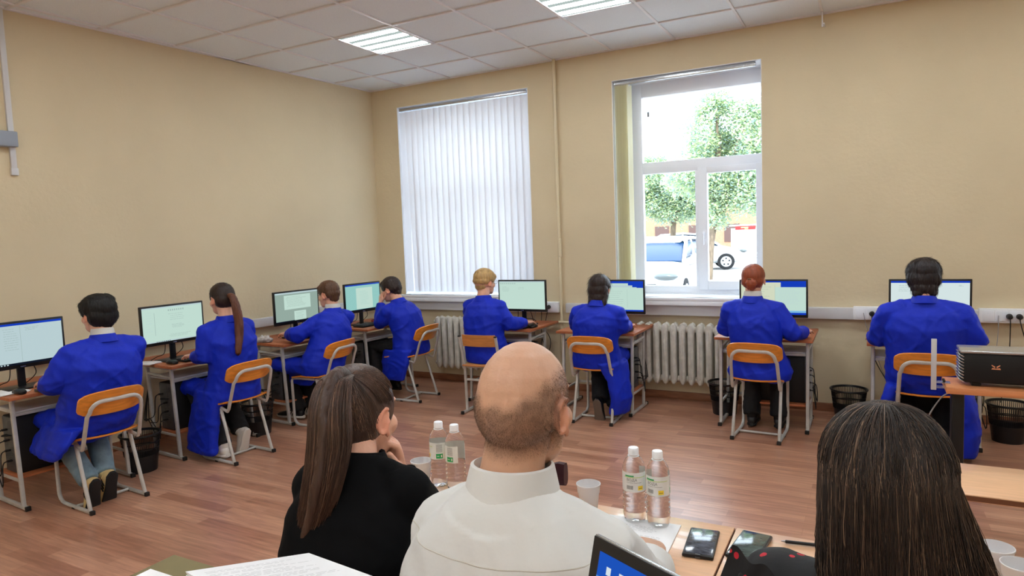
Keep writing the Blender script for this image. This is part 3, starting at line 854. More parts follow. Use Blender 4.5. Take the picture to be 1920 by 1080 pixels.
def bin_(x, y, lab, solid=False):
    t = thing('waste_bin', lab, 'bin', (x, y, 0), 0, 'round black slatted waste bins on the floor')
    b = B(); hh = 0.27
    def rad(z): return 0.095 + (0.128 - 0.095) * z / hh
    b.lathe([(0.0, 0.003), (0.092, 0.003), (rad(0), 0.0), (rad(0.12), 0.12), (rad(0.12) - 0.003, 0.12), (rad(0) - 0.003, 0.006), (0, 0.006)], n=32)
    n = 64
    for k in range(n):
        a = 2 * PI * k / n
        for z0, z1 in ((0.12, 0.165), (0.165, 0.21), (0.21, hh)):
            p, q = rad(z0), rad(z1)
            b.tube([(p * math.cos(a), p * math.sin(a), z0), (q * math.cos(a), q * math.sin(a), z1)], 0.0024, 4, round=False)
    for z in (0.165, 0.21): b.lathe([(rad(z) + 0.002, z - 0.004), (rad(z) + 0.002, z + 0.004), (rad(z) - 0.003, z + 0.004), (rad(z) - 0.003, z - 0.004), (rad(z) + 0.002, z - 0.004)], n=32)
    b.build('basket', M_black, t)
    b = B(); b.lathe([(rad(hh) - 0.004, hh - 0.012), (rad(hh) + 0.004, hh - 0.012), (rad(hh) + 0.011, hh - 0.003), (rad(hh) + 0.009, hh + 0.004), (rad(hh), hh + 0.004), (rad(hh) - 0.004, hh - 0.012)], n=32); b.build('rim', M_black, t)
bin_(3.945, -0.36, 'black slatted bin half hidden by the chair of the red haired student')
bin_(4.89, -0.30, 'black slatted bin standing alone by the wall beside the rightmost desk')
bin_(5.90, -0.42, 'black slatted bin under the projector table at the right edge')
bin_(0.43, -3.28, 'black bin on the floor beside the chair of the student in light jeans')
bin_(0.50, -2.30, 'black bin on the floor behind the chair of the ponytail student')

# plugs and hanging cords on the back wall
def cord(pts, lab, m=None, r=0.0035, plug=True):
    t = thing('power_cord', lab, 'power cord', pts[0])
    o = V(pts[0])
    if plug: b = B(); b.tube([(0, 0.012, 0), (0, -0.028, 0)], [0.021, 0.017], 14); b.build('plug', M_capb, t)
    b = B(); b.tube(bez([V(p) - o for p in pts], 6), r, 6); b.build('cord', m or M_capb, t)
cord([(2.13, -0.095, 0.85), (2.13, -0.13, 0.80), (2.12, -0.12, 0.55), (2.18, -0.11, 0.40), (2.20, -0.11, 0.55), (2.05, -0.15, 0.73), (1.9, -0.3, 0.73)], 'black cord looping down below the left plug beside the blond student')
cord([(2.19, -0.095, 0.85), (2.19, -0.13, 0.79), (2.15, -0.11, 0.66), (2.10, -0.11, 0.45), (2.06, -0.10, 0.2)], 'black cord from the right plug beside the blond student')
cord([(2.05, -0.085, 0.85), (2.04, -0.10, 0.75), (2.03, -0.11, 0.55), (2.0, -0.10, 0.3)], 'thin grey network cord left of the two black plugs', mat('grey_cord', srgb(150, 150, 152), 0.5), 0.0025, False)
cord([(5.05, -0.095, 0.845), (5.05, -0.13, 0.78), (5.06, -0.11, 0.52), (5.16, -0.10, 0.3), (5.25, -0.11, 0.12)], 'black cord hanging from the socket left of the rightmost student')
cord([(4.99, -0.085, 0.85), (5.01, -0.10, 0.75), (5.06, -0.10, 0.6), (5.12, -0.10, 0.4), (5.2, -0.10, 0.22)], 'thin grey cord hanging left of the rightmost student', mat('grey_cord', srgb(150, 150, 152), 0.5), 0.0025, False)
cord([(5.945, -0.095, 0.845), (5.945, -0.13, 0.78), (5.94, -0.11, 0.5), (5.90, -0.10, 0.2)], 'black cord hanging from the left of the two plugs at the right edge')
cord([(6.005, -0.095, 0.845), (6.01, -0.13, 0.78), (6.06, -0.11, 0.58), (6.10, -0.10, 0.3)], 'black cord hanging from the right of the two plugs at the right edge')
cord([(5.88, -0.085, 0.85), (5.875, -0.10, 0.7), (5.86, -0.10, 0.5), (5.85, -0.10, 0.3)], 'thin grey cord hanging left of the two plugs at the right edge', mat('grey_cord', srgb(150, 150, 152), 0.5), 0.0025, False)

# ------------------------------------------------------------------ people
def ridge(p): return 1 - 2 * abs(noise.noise(p))
def hand(b, W, d, n, side, curl=0.35, sp=1.0, k=1.0, curls=None):
    """palm, four separate fingers and a thumb; W wrist, d finger direction, n palm normal, side +1 right"""
    d = d.normalized(); n = (n - d * n.dot(d)).normalized(); t = d.cross(n) * side
    b.loft([(W - d * 0.03, t * 0.026 * k, n * 0.020 * k), (W, t * 0.027 * k, n * 0.019 * k), (W + d * 0.03 * k, t * 0.036 * k, n * 0.017 * k), (W + d * 0.065 * k, t * 0.041 * k, n * 0.0145 * k), (W + d * 0.092 * k, t * 0.039 * k, n * 0.010 * k)], 14, 0.8)
    for i, (o, s0, L, r) in enumerate(((0.0305, 0.084, 0.070, 0.0082), (0.0102, 0.088, 0.078, 0.0085), (-0.0105, 0.085, 0.072, 0.0081), (-0.0305, 0.077, 0.057, 0.0072))):
        q = W + d * s0 * k + t * o * k
        a = 0.12; dr = (d + t * (0.13, 0.03, -0.06, -0.17)[i] * sp).normalized()
        pts = [q - dr * 0.012 * k, q]; c = curls[i] if curls else curl * (1 + 0.12 * i)
        for f in (0.45, 0.30, 0.25):
            a += c; q = q + (dr * math.cos(a) + n * math.sin(a)) * L * f * k; pts.append(q)
        b.tube(pts, [r * k, r * 1.04 * k, r * k, r * 0.94 * k, r * 0.82 * k], 8)
    q = W + d * 0.020 * k + t * 0.024 * k + n * 0.004
    p1 = q + (d * 0.62 + t * 0.70 + n * 0.25).normalized() * 0.042 * k; p2 = p1 + (d * 0.85 + t * 0.40 + n * 0.35).normalized() * 0.032 * k; p3 = p2 + (d * 0.92 + t * 0.12 + n * 0.40).normalized() * 0.022 * k
    b.tube([q, p1, p2, p3], [0.0145 * k, 0.011 * k, 0.0098 * k, 0.0082 * k], 8)

def head(b, Hc, R, fine=False):
    def e(c, r, rr=None): b.ell(Hc + R @ V(c), r, R @ rr if rr else R, 20, 14)
    e((0, -0.010, 0.020), (0.0765, 0.096, 0.095)); e((0, -0.030, 0.005), (0.0745, 0.078, 0.082))
    e((0, 0.026, -0.028), (0.064, 0.064, 0.078)); e((0, 0.036, -0.074), (0.052, 0.052, 0.042)); e((0, 0.072, -0.097), (0.020, 0.018, 0.016))
    e((0, 0.070, 0.028), (0.052, 0.022, 0.014)); e((0, 0.083, -0.064), (0.024, 0.014, 0.007)); e((0, 0.081, -0.073), (0.021, 0.014, 0.007))
    for s_ in (-1, 1):
        e((s_ * 0.040, 0.056, -0.028), (0.024, 0.024, 0.026)); e((s_ * 0.013, 0.094, -0.036), (0.007, 0.009, 0.007))
        # ear: plate, rim, lobe
        Re = Matrix.Rotation(-0.18, 3, 'X') @ Matrix.Rotation(s_ * -0.26, 3, 'Z')
        o = V((s_ * 0.077, -0.006, -0.010))
        b.ell(Hc + R @ o, (0.0055, 0.0155, 0.026), R @ Re, 14, 10)
        pts = []
        for k in range(13):
            a = -0.35 + (PI * 1.55) * k / 12
            q = V((s_ * 0.006, -0.002 - 0.0165 * math.sin(a) * (1.0 if a < PI else 0.7), 0.001 + 0.029 * math.cos(a + 0.12)))
            pts.append(Hc + R @ (o + Re @ q))
        b.tube(pts, [0.0045] * 13, 8)
        e((s_ * 0.081, 0.003, -0.038), (0.005, 0.008, 0.010)); e((s_ * 0.079, 0.010, -0.012), (0.004, 0.005, 0.008))
    b.tube([Hc + R @ V((0, 0.076, 0.018)), Hc + R @ V((0, 0.096, -0.012)), Hc + R @ V((0, 0.110, -0.034))], [0.008, 0.0095, 0.0105], 10)

def face_tint(Hc, Ri, extra=None):
    def f(co):
        p = Ri @ (co - Hc)
        c = [1.0, 1.0, 1.0]
        if abs(p.x) < 0.026 and -0.082 < p.z < -0.056 and p.y > 0.078: c = [0.82, 0.52, 0.50]
        if 0.016 < abs(p.x) < 0.048 and 0.020 < p.z < 0.032 and p.y > 0.06: c = [0.30, 0.24, 0.20]
        if abs(p.x) > 0.074 and -0.06 < p.z < 0.03: c = [1.0, 0.80, 0.76]
        if extra: c = extra(p, c)
        return c
    return f

def shoe(parent, heel, d, up, mu, ms, k=1.0, stripe=None):
    """heel point on the sole, d toe direction, up away from the sole"""
    d = d.normalized(); up = (up - d * up.dot(d)).normalized(); x = d.cross(up)
    def pt(a, h): return heel + d * a * k + up * h * k
    b = B(); b.loft([(pt(0.0, 0.035), x * 0.020, up * 0.020), (pt(0.02, 0.048), x * 0.034, up * 0.036), (pt(0.07, 0.055), x * 0.036, up * 0.040), (pt(0.13, 0.045), x * 0.038, up * 0.030), (pt(0.20, 0.036), x * 0.043, up * 0.022), (pt(0.25, 0.030), x * 0.034, up * 0.016), (pt(0.272, 0.026), x * 0.014, up * 0.008)], 16, 0.9)
    b.tube([pt(0.05, 0.06), pt(0.045, 0.105)], [0.040, 0.042], 14, round=False)
    u = b.build('shoe', mu, parent, angle=60)
    b = B(); b.loft([(pt(-0.004, 0.013), x * 0.018, up * 0.013), (pt(0.02, 0.013), x * 0.036, up * 0.013), (pt(0.10, 0.012), x * 0.036, up * 0.011), (pt(0.19, 0.012), x * 0.046, up * 0.011), (pt(0.25, 0.014), x * 0.036, up * 0.011), (pt(0.28, 0.018), x * 0.014, up * 0.008)], 18, 0.75)
    b.build('sole', ms, u, angle=60)
    if stripe:
        b = B()
        for q in (0.085, 0.107, 0.129):
            for s_ in (-1,): b.tube([pt(q, 0.024) + x * s_ * 0.039, pt(q - 0.008, 0.045) + x * s_ * 0.039, pt(q - 0.02, 0.066) + x * s_ * 0.034], 0.0045, 6)
        b.build('stripes', stripe, u)
    return u

def collar(parent, N, ax, m, r=1.0, name='collar', hgt=1.0, fold=True, fwd=V((0, 1, 0))):
    x, y = orth(ax, fwd); ax = ax.normalized()
    # x is sideways, y along the neck's front-back
    prof = [(0.066, -0.015), (0.061, 0.030), (0.066, 0.035), (0.077, 0.010), (0.085, -0.014), (0.079, -0.018)] if fold else [(0.060, -0.02), (0.056, 0.055), (0.060, 0.060), (0.065, 0.045), (0.068, -0.02)]
    prof = [(a * r, z * hgt) for a, z in prof] + [(prof[0][0] * r, prof[0][1] * hgt)]
    b = B(); b.loft([(N + ax * z, x * a, y * a * 1.06) for a, z in prof], 28, cap=False)
    return b.build(name, m, parent, angle=50)

def hair_mesh(parent, Hc, R, blobs, m, amp=0.004, fr=(70, 70, 11), vox=0.005, ears=True, tubes=(), sm=2, clump=0.5, name='hair', fuzz=900, flen=0.022):
    b = B(); Ri = R.transposed()
    for c, r in blobs: b.ell(Hc + R @ V(c), r, R, 20, 14)
    for pts, rs in tubes: b.tube([Hc + R @ V(p) for p in pts], rs, 12, fl=0.8)
    def dsp(co, n):
        p = Ri @ (co - Hc)
        a = math.atan2(p.x, -p.y) * 0.10
        q = V((a * fr[0] + p.x * fr[0] * 0.35, p.y * fr[1] * 0.35, p.z * fr[2]))
        dd = amp * (ridge(q) * (1 - clump) + clump * ridge(q * 0.45 + V((7, 3, 1)))) + amp * 0.5 * noise.noise(q * 2.7)
        if ears:
            for s_ in (-1, 1):
                g = (p - V((s_ * 0.082, 0.004, -0.014))).length
                if g < 0.038: dd -= 0.016 * (1 - g / 0.038)
        return dd
    h = fuse(b, name, m, parent, vox, sm, dsp)
    if fuzz:
        rnd = random.Random(len(h.data.vertices)); vv = h.data.vertices; paths = []
        for k in range(fuzz):
            v = vv[rnd.randrange(len(vv))]; n = v.normal.copy(); p = Ri @ (v.co - Hc)
            dn = R @ V((rnd.uniform(-.35, .35), rnd.uniform(-.35, .35) - 0.3 * max(0, p.z * 10), -1)); dn = dn - n * dn.dot(n); dn.normalize()
            L_ = flen * rnd.uniform(0.5, 1.2); o = v.co - n * 0.001
            paths.append([o, o + dn * L_ * 0.5 + n * L_ * 0.12, o + dn * L_ + n * L_ * rnd.uniform(0.0, 0.25)])
        strands('hair_tufts', m, h, paths, 0.0007, 0.0003)
    return h

def neck_head(P):
    e = P['hrot']; R = Matrix.Rotation(e[0], 3, 'Z') @ Matrix.Rotation(e[1], 3, 'X') @ Matrix.Rotation(e[2], 3, 'Y')
    return R

def person(label, loc, rz, P, arms, legs, coat_m, coat_name, group=None, vox=0.0085, bvox=0.0065, build=1.0, drape=(), shirt=False, trous=M_dark, shoes=None,
           fold=0.0095, shw=0.17, tint=None, lap=True, skin=M_skin, hem=0.40, seatw=0.21, slv=0.012, nry=0.082, trap=0.052, hip_ry=0.155, slack=1.0, cuffs=True, csm=5, curlL=0.17, curlR=0.17, bandcol=True, foldf=(5, 5, 6)):
    """P: pelvis, waist, chest, neck, head in person-local metres; arms: side -> (shoulder, elbow, wrist, finger dir, palm normal)"""
    t = thing('person', label, 'person', loc, rz, group)
    P = {k: (V(v) if k != 'hrot' else v) for k, v in P.items()}
    R = neck_head(P); Hc = P['head']; N = P['neck']
    arms = {s_: [V(q) for q in a] for s_, a in arms.items()}
    # one continuous body
    b = B(); head(b, Hc, R)
    b.tube([Hc + R @ V((0, -0.020, -0.045)), Hc.lerp(N, 0.55) + V((0, -0.012, 0)), N - (Hc - N).normalized() * 0.05], [0.056 * build ** 0.3, 0.054 * build ** 0.3, 0.066], 18)
    b.tube([P['pelvis'] + V((0, 0, 0.09)), P['waist'], P['chest'], N - V((0, 0, 0.06))], [0.10, 0.105, 0.105, 0.065], 18, fl=0.8)
    for s_, (sh, el, wr, fd, pn) in arms.items():
        b.tube([N - V((0, 0, 0.05)), sh, sh.lerp(el, 0.5), el, el.lerp(wr, 0.5), wr], [0.05, 0.052, 0.044, 0.040, 0.038, 0.027], 12)
        hand(b, wr, fd, pn, s_, curlR if s_ > 0 else curlL)
    for s_, (kn, an, td, su) in legs.items():
        kn, an = V(kn), V(an); hp = P['pelvis'] + V((s_ * 0.08, 0.03, 0.03))
        b.tube([hp, hp.lerp(kn, 0.5), kn, kn.lerp(an, 0.4), an], [0.062, 0.058, 0.046, 0.044, 0.032], 12)
    fuse(b, 'body', skin, t, bvox, 2, tintf=face_tint(Hc, R.transposed(), tint))
    for s_ in (-1, 1):
        c = Hc + R @ V((s_ * 0.031, 0.0725, 0.006)); b = B(); b.ell(c, (0.012, 0.012, 0.0095), R, 14, 10); e_ = b.build('eye', M_eye, t)
        b = B(); b.ell(c + R @ V((0, 0.0095, 0)), (0.0048, 0.0035, 0.0048), R, 10, 8); b.build('iris', M_iris, e_)
    # coat
    b = B(); pe, wa, ch = P['pelvis'], P['waist'], P['chest']
    shv = (arms[1][0] - arms[-1][0]).normalized() if 1 in arms and -1 in arms else V((1, 0, 0))
    X = V((1, 0, 0)); bw = build * slack
    def ring(c, lat, ax, rx, ry):
        ax = ax.normalized(); lat = (lat - ax * lat.dot(ax)).normalized(); f = ax.cross(lat)
        return (c, lat * rx, f * ry)
    a1 = wa - pe; a2 = ch - wa; a3 = N - ch
    rg = [ring(pe - V((0, 0, 0.055)), X, V((0, 0, 1)), seatw * 0.93, hip_ry * 0.95), ring(pe, X, (a1 + V((0, 0, 0.2))), seatw, hip_ry), ring(pe.lerp(wa, 0.5), X, a1, 0.197 * bw, 0.150 * bw), ring(wa, X.lerp(shv, 0.3), a1 + a2, 0.186 * bw, 0.136 * bw),
          ring(wa.lerp(ch, 0.5), X.lerp(shv, 0.6), a2, 0.193 * bw, 0.134 * bw), ring(ch, shv, a2 + a3, 0.200 * bw, 0.130 * bw), ring(ch.lerp(N, 0.5), shv, a3, 0.175 * build, 0.108 * build), ring(ch.lerp(N, 0.82), shv, a3, 0.115 * build, nry), ring(N + a3.normalized() * 0.012, shv, a3, 0.070, 0.070)]
    b.loft(rg, 28, 0.9)
    for s_, (sh, el, wr, fd, pn) in arms.items():
        ce = wr - (wr - el).normalized() * slv
        b.tube([N - a3.normalized() * 0.025, N.lerp(sh, 0.55) - V((0, 0, 0.006)), sh, sh.lerp(el, 0.35), sh.lerp(el, 0.75), el, el.lerp(wr, 0.3), el.lerp(wr, 0.7), ce], [q * build ** 0.5 for q in (trap, 0.060, 0.071, 0.069, 0.062, 0.061, 0.057, 0.050, 0.043)], 16, round=False)
        b.ell(sh, (0.066 * build ** 0.5, 0.066, 0.064), n=14, m=10)
    if lap:
        for s_, (kn, an, td, su) in legs.items():
            kn = V(kn); hp = pe + V((s_ * 0.095, 0.0, -0.005))
            b.tube([hp, hp.lerp(kn, 0.5), kn + V((0, 0.03, -0.005))], [0.098, 0.086, 0.074], 14, fl=0.9)
        kL, kR = V(legs[-1][0]), V(legs[1][0])
        b.loft([ring(pe + V((0, 0.02, -0.01)), X, V((0, 1, 0)), 0.17, 0.07), ring((kL + kR) / 2 + V((0, 0.0, -0.01)), kR - kL, V((0, 1, 0)), (kR - kL).length / 2 + 0.05, 0.055)], 16, 0.7)
    for dr in drape:
        b.loft([(V(c), V(u), V(w)) for c, u, w in dr], 20, 0.8)
    sd = random.random() * 50
    els = [a[1] for a in arms.values()]
    def dsp(co, n):
        q = V((co.x * foldf[0] + sd, co.y * foldf[1], co.z * foldf[2] + 0.8 * co.x * 5))
        w = ridge(q) * 0.6 + ridge(q * 2.1 + V((3, 1, sd))) * 0.4
        cr = max(0, 1 - 7 * abs(noise.noise(V((co.x * 3.2 + co.z * 2.0 + sd, co.y * 3.2, co.z * 4.5 - co.x * 2.5))))) + 0.7 * max(0, 1 - 6 * abs(noise.noise(V((co.x * 5 - co.z * 4 + sd, co.y * 5, co.z * 6 + 9)))))
        w += 0.5 * cr
        g = min((co - e_).length for e_ in els) if els else 1
        k = 1 + 0.9 * max(0, 1 - g / 0.14)
        if (co - N).length < 0.12: k *= 0.3
        return fold * k * (w - 0.35)
    c = fuse(b, coat_name, coat_m, t, vox, csm, dsp)
    if bandcol: collar(t, N + V((0, 0, 0.0)), (Hc + R @ V((0, -0.03, -0.06)) - N) + V((0, 0, 0.06)), coat_m, 1.02)
    if shirt: collar(t, N + V((0, 0, 0.012)), (Hc + R @ V((0, -0.03, -0.06)) - N) + V((0, 0, 0.06)), M_shirt, 0.98, 'shirt_collar', 1.0, False)
    if cuffs:
        for s_, (sh, el, wr, fd, pn) in arms.items():
            a = (wr - el).normalized(); x, y = orth(a); ce = wr - a * slv
            b = B(); b.loft([(ce - a * 0.045, x * 0.046, y * 0.046), (ce + a * 0.004, x * 0.0425, y * 0.0425), (ce + a * 0.004, x * 0.036, y * 0.036), (ce - a * 0.02, x * 0.034, y * 0.034)], 20, cap=False)
            b.build('cuff', coat_m, t, angle=60)
    # trousers and shoes
    b = B()
    for s_, (kn, an, td, su) in legs.items():
        kn, an = V(kn), V(an); hp = pe + V((s_ * 0.09, 0.02, 0.015))
        b.tube([hp, hp.lerp(kn, 0.5), kn, kn.lerp(an, 0.5), an + (an - kn).normalized() * 0.0], [0.072, 0.070, 0.066, 0.062 if trous is not M_dark else 0.07, 0.055 if trous is not M_dark else 0.066], 14, round=False)
    fuse(b, 'trousers', trous, t, 0.010, 3, lambda co, n: 0.004 * ridge(V((co.x * 14, co.y * 14, co.z * 22 + sd))))
    mu, ms, st = shoes or (M_black, M_sole, None)
    for s_, (kn, an, td, su) in legs.items():
        an, td, su = V(an), V(td).normalized(), V(su).normalized()
        shoe(t, an - su * 0.085 - td * 0.045, td, su, mu, ms, 1.0, st)
    return t, Hc, R, c

UP = V((0, 0, 1))
def loc2(loc, rz, w):
    d = V(w) - V((loc[0], loc[1], 0)); return V((math.cos(rz) * d.x + math.sin(rz) * d.y, -math.sin(rz) * d.x + math.cos(rz) * d.y, d.z))

G8 = 'students in blue work coats seated at the computers'
def student(lab, loc, rz, headw, hrot, handR, handL, elR, elL, **k):
    f = lambda w: loc2(loc, rz, w)
    Hd = f(headw); b_ = k.pop('build', 1.0); lean = Hd.y
    off = k.pop('neck_off', (0, -0.045, -0.155))
    N = Hd + V(off)
    pel = V((0, k.pop('pely', -0.015), 0.50))
    ch = pel.lerp(N, 0.70) + V((0, -0.030, 0)); wa = pel.lerp(N, 0.36) + V((0, -0.030, 0))
    sw = k.pop('shw', 0.165); sy = k.pop('shrot', 0.0); sdn = k.pop('shdrop', 0.075)
    sh = {s_: N + V((s_ * sw * math.cos(sy), 0.012 + s_ * sw * math.sin(sy), -sdn)) for s_ in (-1, 1)}
    hR, hL = f(handR), f(handL); eR, eL = f(elR), f(elL)
    fd = k.pop('fdir', {})
    pnl = k.pop('palm', {})
    arms = {1: (sh[1], eR, hR, fd.get(1, (hR - eR).normalized() * 0.6 + V((0, 0.5, 0.03))), pnl.get(1, V((0, 0, -1)))), -1: (sh[-1], eL, hL, fd.get(-1, (hL - eL).normalized() * 0.6 + V((0, 0.5, 0.03))), pnl.get(-1, V((0, 0, -1))))}
    legs = k.pop('legs', {1: ((0.12, 0.36, 0.515), (0.13, 0.30, 0.105), (0, 1, 0), UP), -1: ((-0.12, 0.36, 0.515), (-0.13, 0.30, 0.105), (0, 1, 0), UP)})
    return person(lab, (loc[0], loc[1], 0), rz, dict(pelvis=pel, waist=wa, chest=ch, neck=N, head=Hd, hrot=hrot), arms, legs, M_coatb, 'work_coat', G8, build=b_, **k)

H_black = hairmat('hair_black', srgb(13, 11, 12), 0.6); H_dbrown = hairmat('hair_dark_brown', srgb(48, 34, 30)); H_brown = hairmat('hair_brown', srgb(96, 66, 46))
H_blond = hairmat('hair_blond', srgb(196, 160, 106)); H_red = hairmat('hair_red', srgb(150, 74, 46)); H_lbrown = hairmat('hair_light_brown', srgb(122, 86, 60)); H_cool = hairmat('hair_cool_brown', srgb(62, 50, 44)); H_ash = hairmat('hair_ash_brown', srgb(120, 100, 82)); H_tie = mat('hair_tie', srgb(206, 150, 128), 0.6)

kneel = lambda s_, x=0.12, y=0.0, z=0.16: ((s_ * 0.12, 0.34, 0.515), (s_ * x, y, z), (0, 0.35, -0.94), (0, 0.94, 0.35))
# student 1
t, Hc, R, c = student('student in a blue coat, light jeans and thick black hair at the far left', (0.73, -3.74), RL, (0.77, -3.70, 1.185), (0.15, -0.05, 0), (0.52, -3.60, 0.765), (0.60, -3.935, 0.785), (0.70, -3.48, 0.80), (0.74, -3.975, 0.80),
    build=1.15, pely=0.01, shirt=True, trous=M_jeans, shw=0.185, shoes=(M_cream, M_sole, M_black), legs={1: kneel(1, 0.02, -0.02, 0.17), -1: kneel(-1, 0.09, -0.04, 0.16)},
    drape=[[((-0.16, 0.04, 0.52), (0.02, 0.20, 0), (0.07, 0, 0)), ((-0.22, 0.08, 0.44), (0.02, 0.24, 0), (0.04, 0, 0)), ((-0.25, 0.12, 0.36), (0.02, 0.22, 0), (0.03, 0, 0)), ((-0.255, 0.14, 0.335), (0.02, 0.18, 0), (0.02, 0, 0))], [((0.0, 0.06, 0.50), (0.2, 0, 0), (0, 0.2, 0)), ((-0.02, 0.12, 0.42), (0.22, 0, 0), (0, 0.16, 0)), ((-0.04, 0.16, 0.38), (0.20, 0, 0), (0, 0.12, 0))]], seatw=0.225)
hair_mesh(t, Hc, R, [((0, -0.018, 0.042), (0.098, 0.112, 0.088)), ((0, -0.050, -0.004), (0.092, 0.072, 0.082)), ((0, 0.055, 0.062), (0.072, 0.045, 0.036)), ((0.05, -0.02, 0.08), (0.045, 0.06, 0.045))], H_black, 0.004, (60, 60, 16), tubes=[(((0, -0.06, -0.05), (0, -0.055, -0.085)), [0.055, 0.035])])
# student 2
t, Hc, R, c = student('student in a blue coat with a long brown ponytail, second from left', (0.80, -2.775), RL, (0.775, -2.79, 1.19), (-0.05, -0.10, 0), (0.55, -2.64, 0.765), (0.64, -2.95, 0.78), (0.72, -2.55, 0.78), (0.80, -2.985, 0.79),
    build=0.93, shirt=False, shoes=(M_wshoe, M_wshoe, None), slack=1.03, legs={1: kneel(1, 0.06, 0.02, 0.17), -1: ((-0.10, 0.34, 0.515), (-0.12, -0.02, 0.11), (0, 1, -0.05), UP)},
    drape=[[((-0.13, 0.06, 0.52), (0.02, 0.17, 0), (0.08, 0, 0)), ((-0.17, 0.09, 0.40), (0.02, 0.17, 0), (0.06, 0, 0)), ((-0.19, 0.10, 0.22), (0.02, 0.18, 0), (0.06, 0, 0)), ((-0.20, 0.12, 0.075), (0.02, 0.19, 0), (0.055, 0, 0)), ((-0.20, 0.12, 0.065), (0.02, 0.17, 0), (0.04, 0, 0))]])
hair_mesh(t, Hc, R, [((0, -0.014, 0.030), (0.083, 0.100, 0.092)), ((0, -0.040, 0.0), (0.079, 0.072, 0.078)), ((0, 0.045, 0.065), (0.05, 0.04, 0.03))], H_dbrown, 0.002, (60, 60, 20))
tp = [(0, -0.105, 0.02), (0.0, -0.145, 0.0), (0.005, -0.165, -0.08), (0.01, -0.165, -0.18), (0.0, -0.165, -0.28), (-0.02, -0.17, -0.36), (-0.03, -0.17, -0.42)]
b = B(); tb = bez([Hc + R @ V(p) for p in tp], 4); rr = [0.016 + 0.016 * math.sin(PI * min(1, i / (len(tb) - 1) * 0.9 + 0.08)) for i in range(len(tb))]; rr[-1] = 0.006
b.tube(tb, rr, 14, fl=0.75)
ph = fuse(b, 'ponytail', hairmat('hair_chestnut', srgb(98, 56, 38)), t, 0.005, 2, lambda co, n: 0.004 * ridge(V((co.x * 110, co.y * 110, co.z * 9))))
b = B(); b.ell(Hc + R @ V((0, -0.118, 0.014)), (0.020, 0.012, 0.020), R, 12, 8); b.build('hair_tie', H_tie, ph)
# student 3
t, Hc, R, c = student('short haired student in a blue coat, third from left, white collar showing', (0.79, -1.83), RL + 0.05, (0.74, -1.645, 1.115), (0.10, -0.12, 0), (0.42, -1.45, 0.765), (0.50, -1.91, 0.785), (0.60, -1.35, 0.78), (0.66, -1.99, 0.79),
    build=1.0, shirt=True, shoes=(M_black, M_wshoe, M_wshoe), shw=0.175, legs={1: ((0.12, 0.36, 0.515), (0.10, 0.22, 0.10), (0, 1, 0), UP), -1: ((-0.12, 0.36, 0.515), (-0.03, 0.28, 0.10), (-0.2, 1, 0), UP)},
    drape=[[((-0.09, 0.10, 0.50), (0.02, 0.18, 0), (0.06, 0, 0)), ((-0.10, 0.14, 0.42), (0.02, 0.18, 0), (0.04, 0, 0)), ((-0.105, 0.16, 0.35), (0.02, 0.15, 0), (0.03, 0, 0))]])
hair_mesh(t, Hc, R, [((0, -0.012, 0.040), (0.084, 0.100, 0.085)), ((0, -0.040, 0.010), (0.079, 0.070, 0.070)), ((0, 0.050, 0.062), (0.06, 0.045, 0.032)), ((0, -0.055, -0.03), (0.055, 0.045, 0.05))], H_brown, 0.003, (60, 60, 18))
# student 4
t, Hc, R, c = student('student in a blue coat leaning the chin on a hand, nearest the corner', (0.985, -0.80), RL + 0.06, (0.80, -0.83, 1.085), (0.12, -0.22, 0), (0.64, -0.60, 0.79), (0.725, -0.905, 0.955), (0.75, -0.52, 0.80), (0.77, -0.985, 0.755),
    build=1.0, shw=0.17, lap=False, shoes=(M_black, M_sole, None), neck_off=(0, -0.085, -0.13), fdir={-1: V((0.25, 0.1, 1)), 1: V((-0.1, 1, 0))}, palm={-1: V((0.9, -0.5, 0))}, curlL=0.5,
    drape=[[((-0.15, 0.04, 0.50), (0.02, 0.18, 0), (0.06, 0, 0)), ((-0.18, 0.06, 0.36), (0.02, 0.17, 0), (0.05, 0, 0)), ((-0.185, 0.08, 0.22), (0.02, 0.14, 0), (0.04, 0, 0)), ((-0.185, 0.08, 0.21), (0.02, 0.11, 0), (0.03, 0, 0))]])
hair_mesh(t, Hc, R, [((0, -0.012, 0.042), (0.087, 0.102, 0.087)), ((0, -0.045, 0.010), (0.081, 0.070, 0.072)), ((0, 0.050, 0.068), (0.06, 0.05, 0.036)), ((0, -0.060, -0.03), (0.055, 0.045, 0.05))], H_dbrown, 0.004, (50, 50, 16))
# student 5
t, Hc, R, c = student('blond student in a blue coat at the monitor between the windows', (1.965, -0.93), 0.0, (1.925, -0.87, 1.165), (-0.35, -0.08, 0), (2.235, -0.70, 0.775), (1.82, -0.66, 0.765), (2.175, -0.91, 0.79), (1.72, -0.83, 0.79),
    build=1.0, shw=0.17, shrot=-0.12, shoes=(M_black, M_sole, None))
hair_mesh(t, Hc, R, [((0, -0.014, 0.044), (0.092, 0.104, 0.082)), ((0, -0.035, 0.012), (0.089, 0.082, 0.050)), ((0, 0.055, 0.050), (0.070, 0.045, 0.036)), ((0, -0.050, -0.035), (0.06, 0.045, 0.05))], H_blond, 0.004, (70, 70, 9), ears=True)
g = B()
for s_ in (-1, 1):
    g.tube([Hc + R @ V((s_ * 0.080, 0.0, 0.006)), Hc + R @ V((s_ * 0.072, 0.09, 0.010))], 0.0012, 6)
    g.tube([Hc + R @ V((s_ * 0.033 + 0.024 * math.cos(a * PI / 6), 0.098, 0.002 + 0.018 * math.sin(a * PI / 6))) for a in range(13)], 0.0012, 6)
g.tube([Hc + R @ V((-0.01, 0.098, 0.006)), Hc + R @ V((0.01, 0.098, 0.006))], 0.0012, 6)
g.build('glasses', M_black, t)
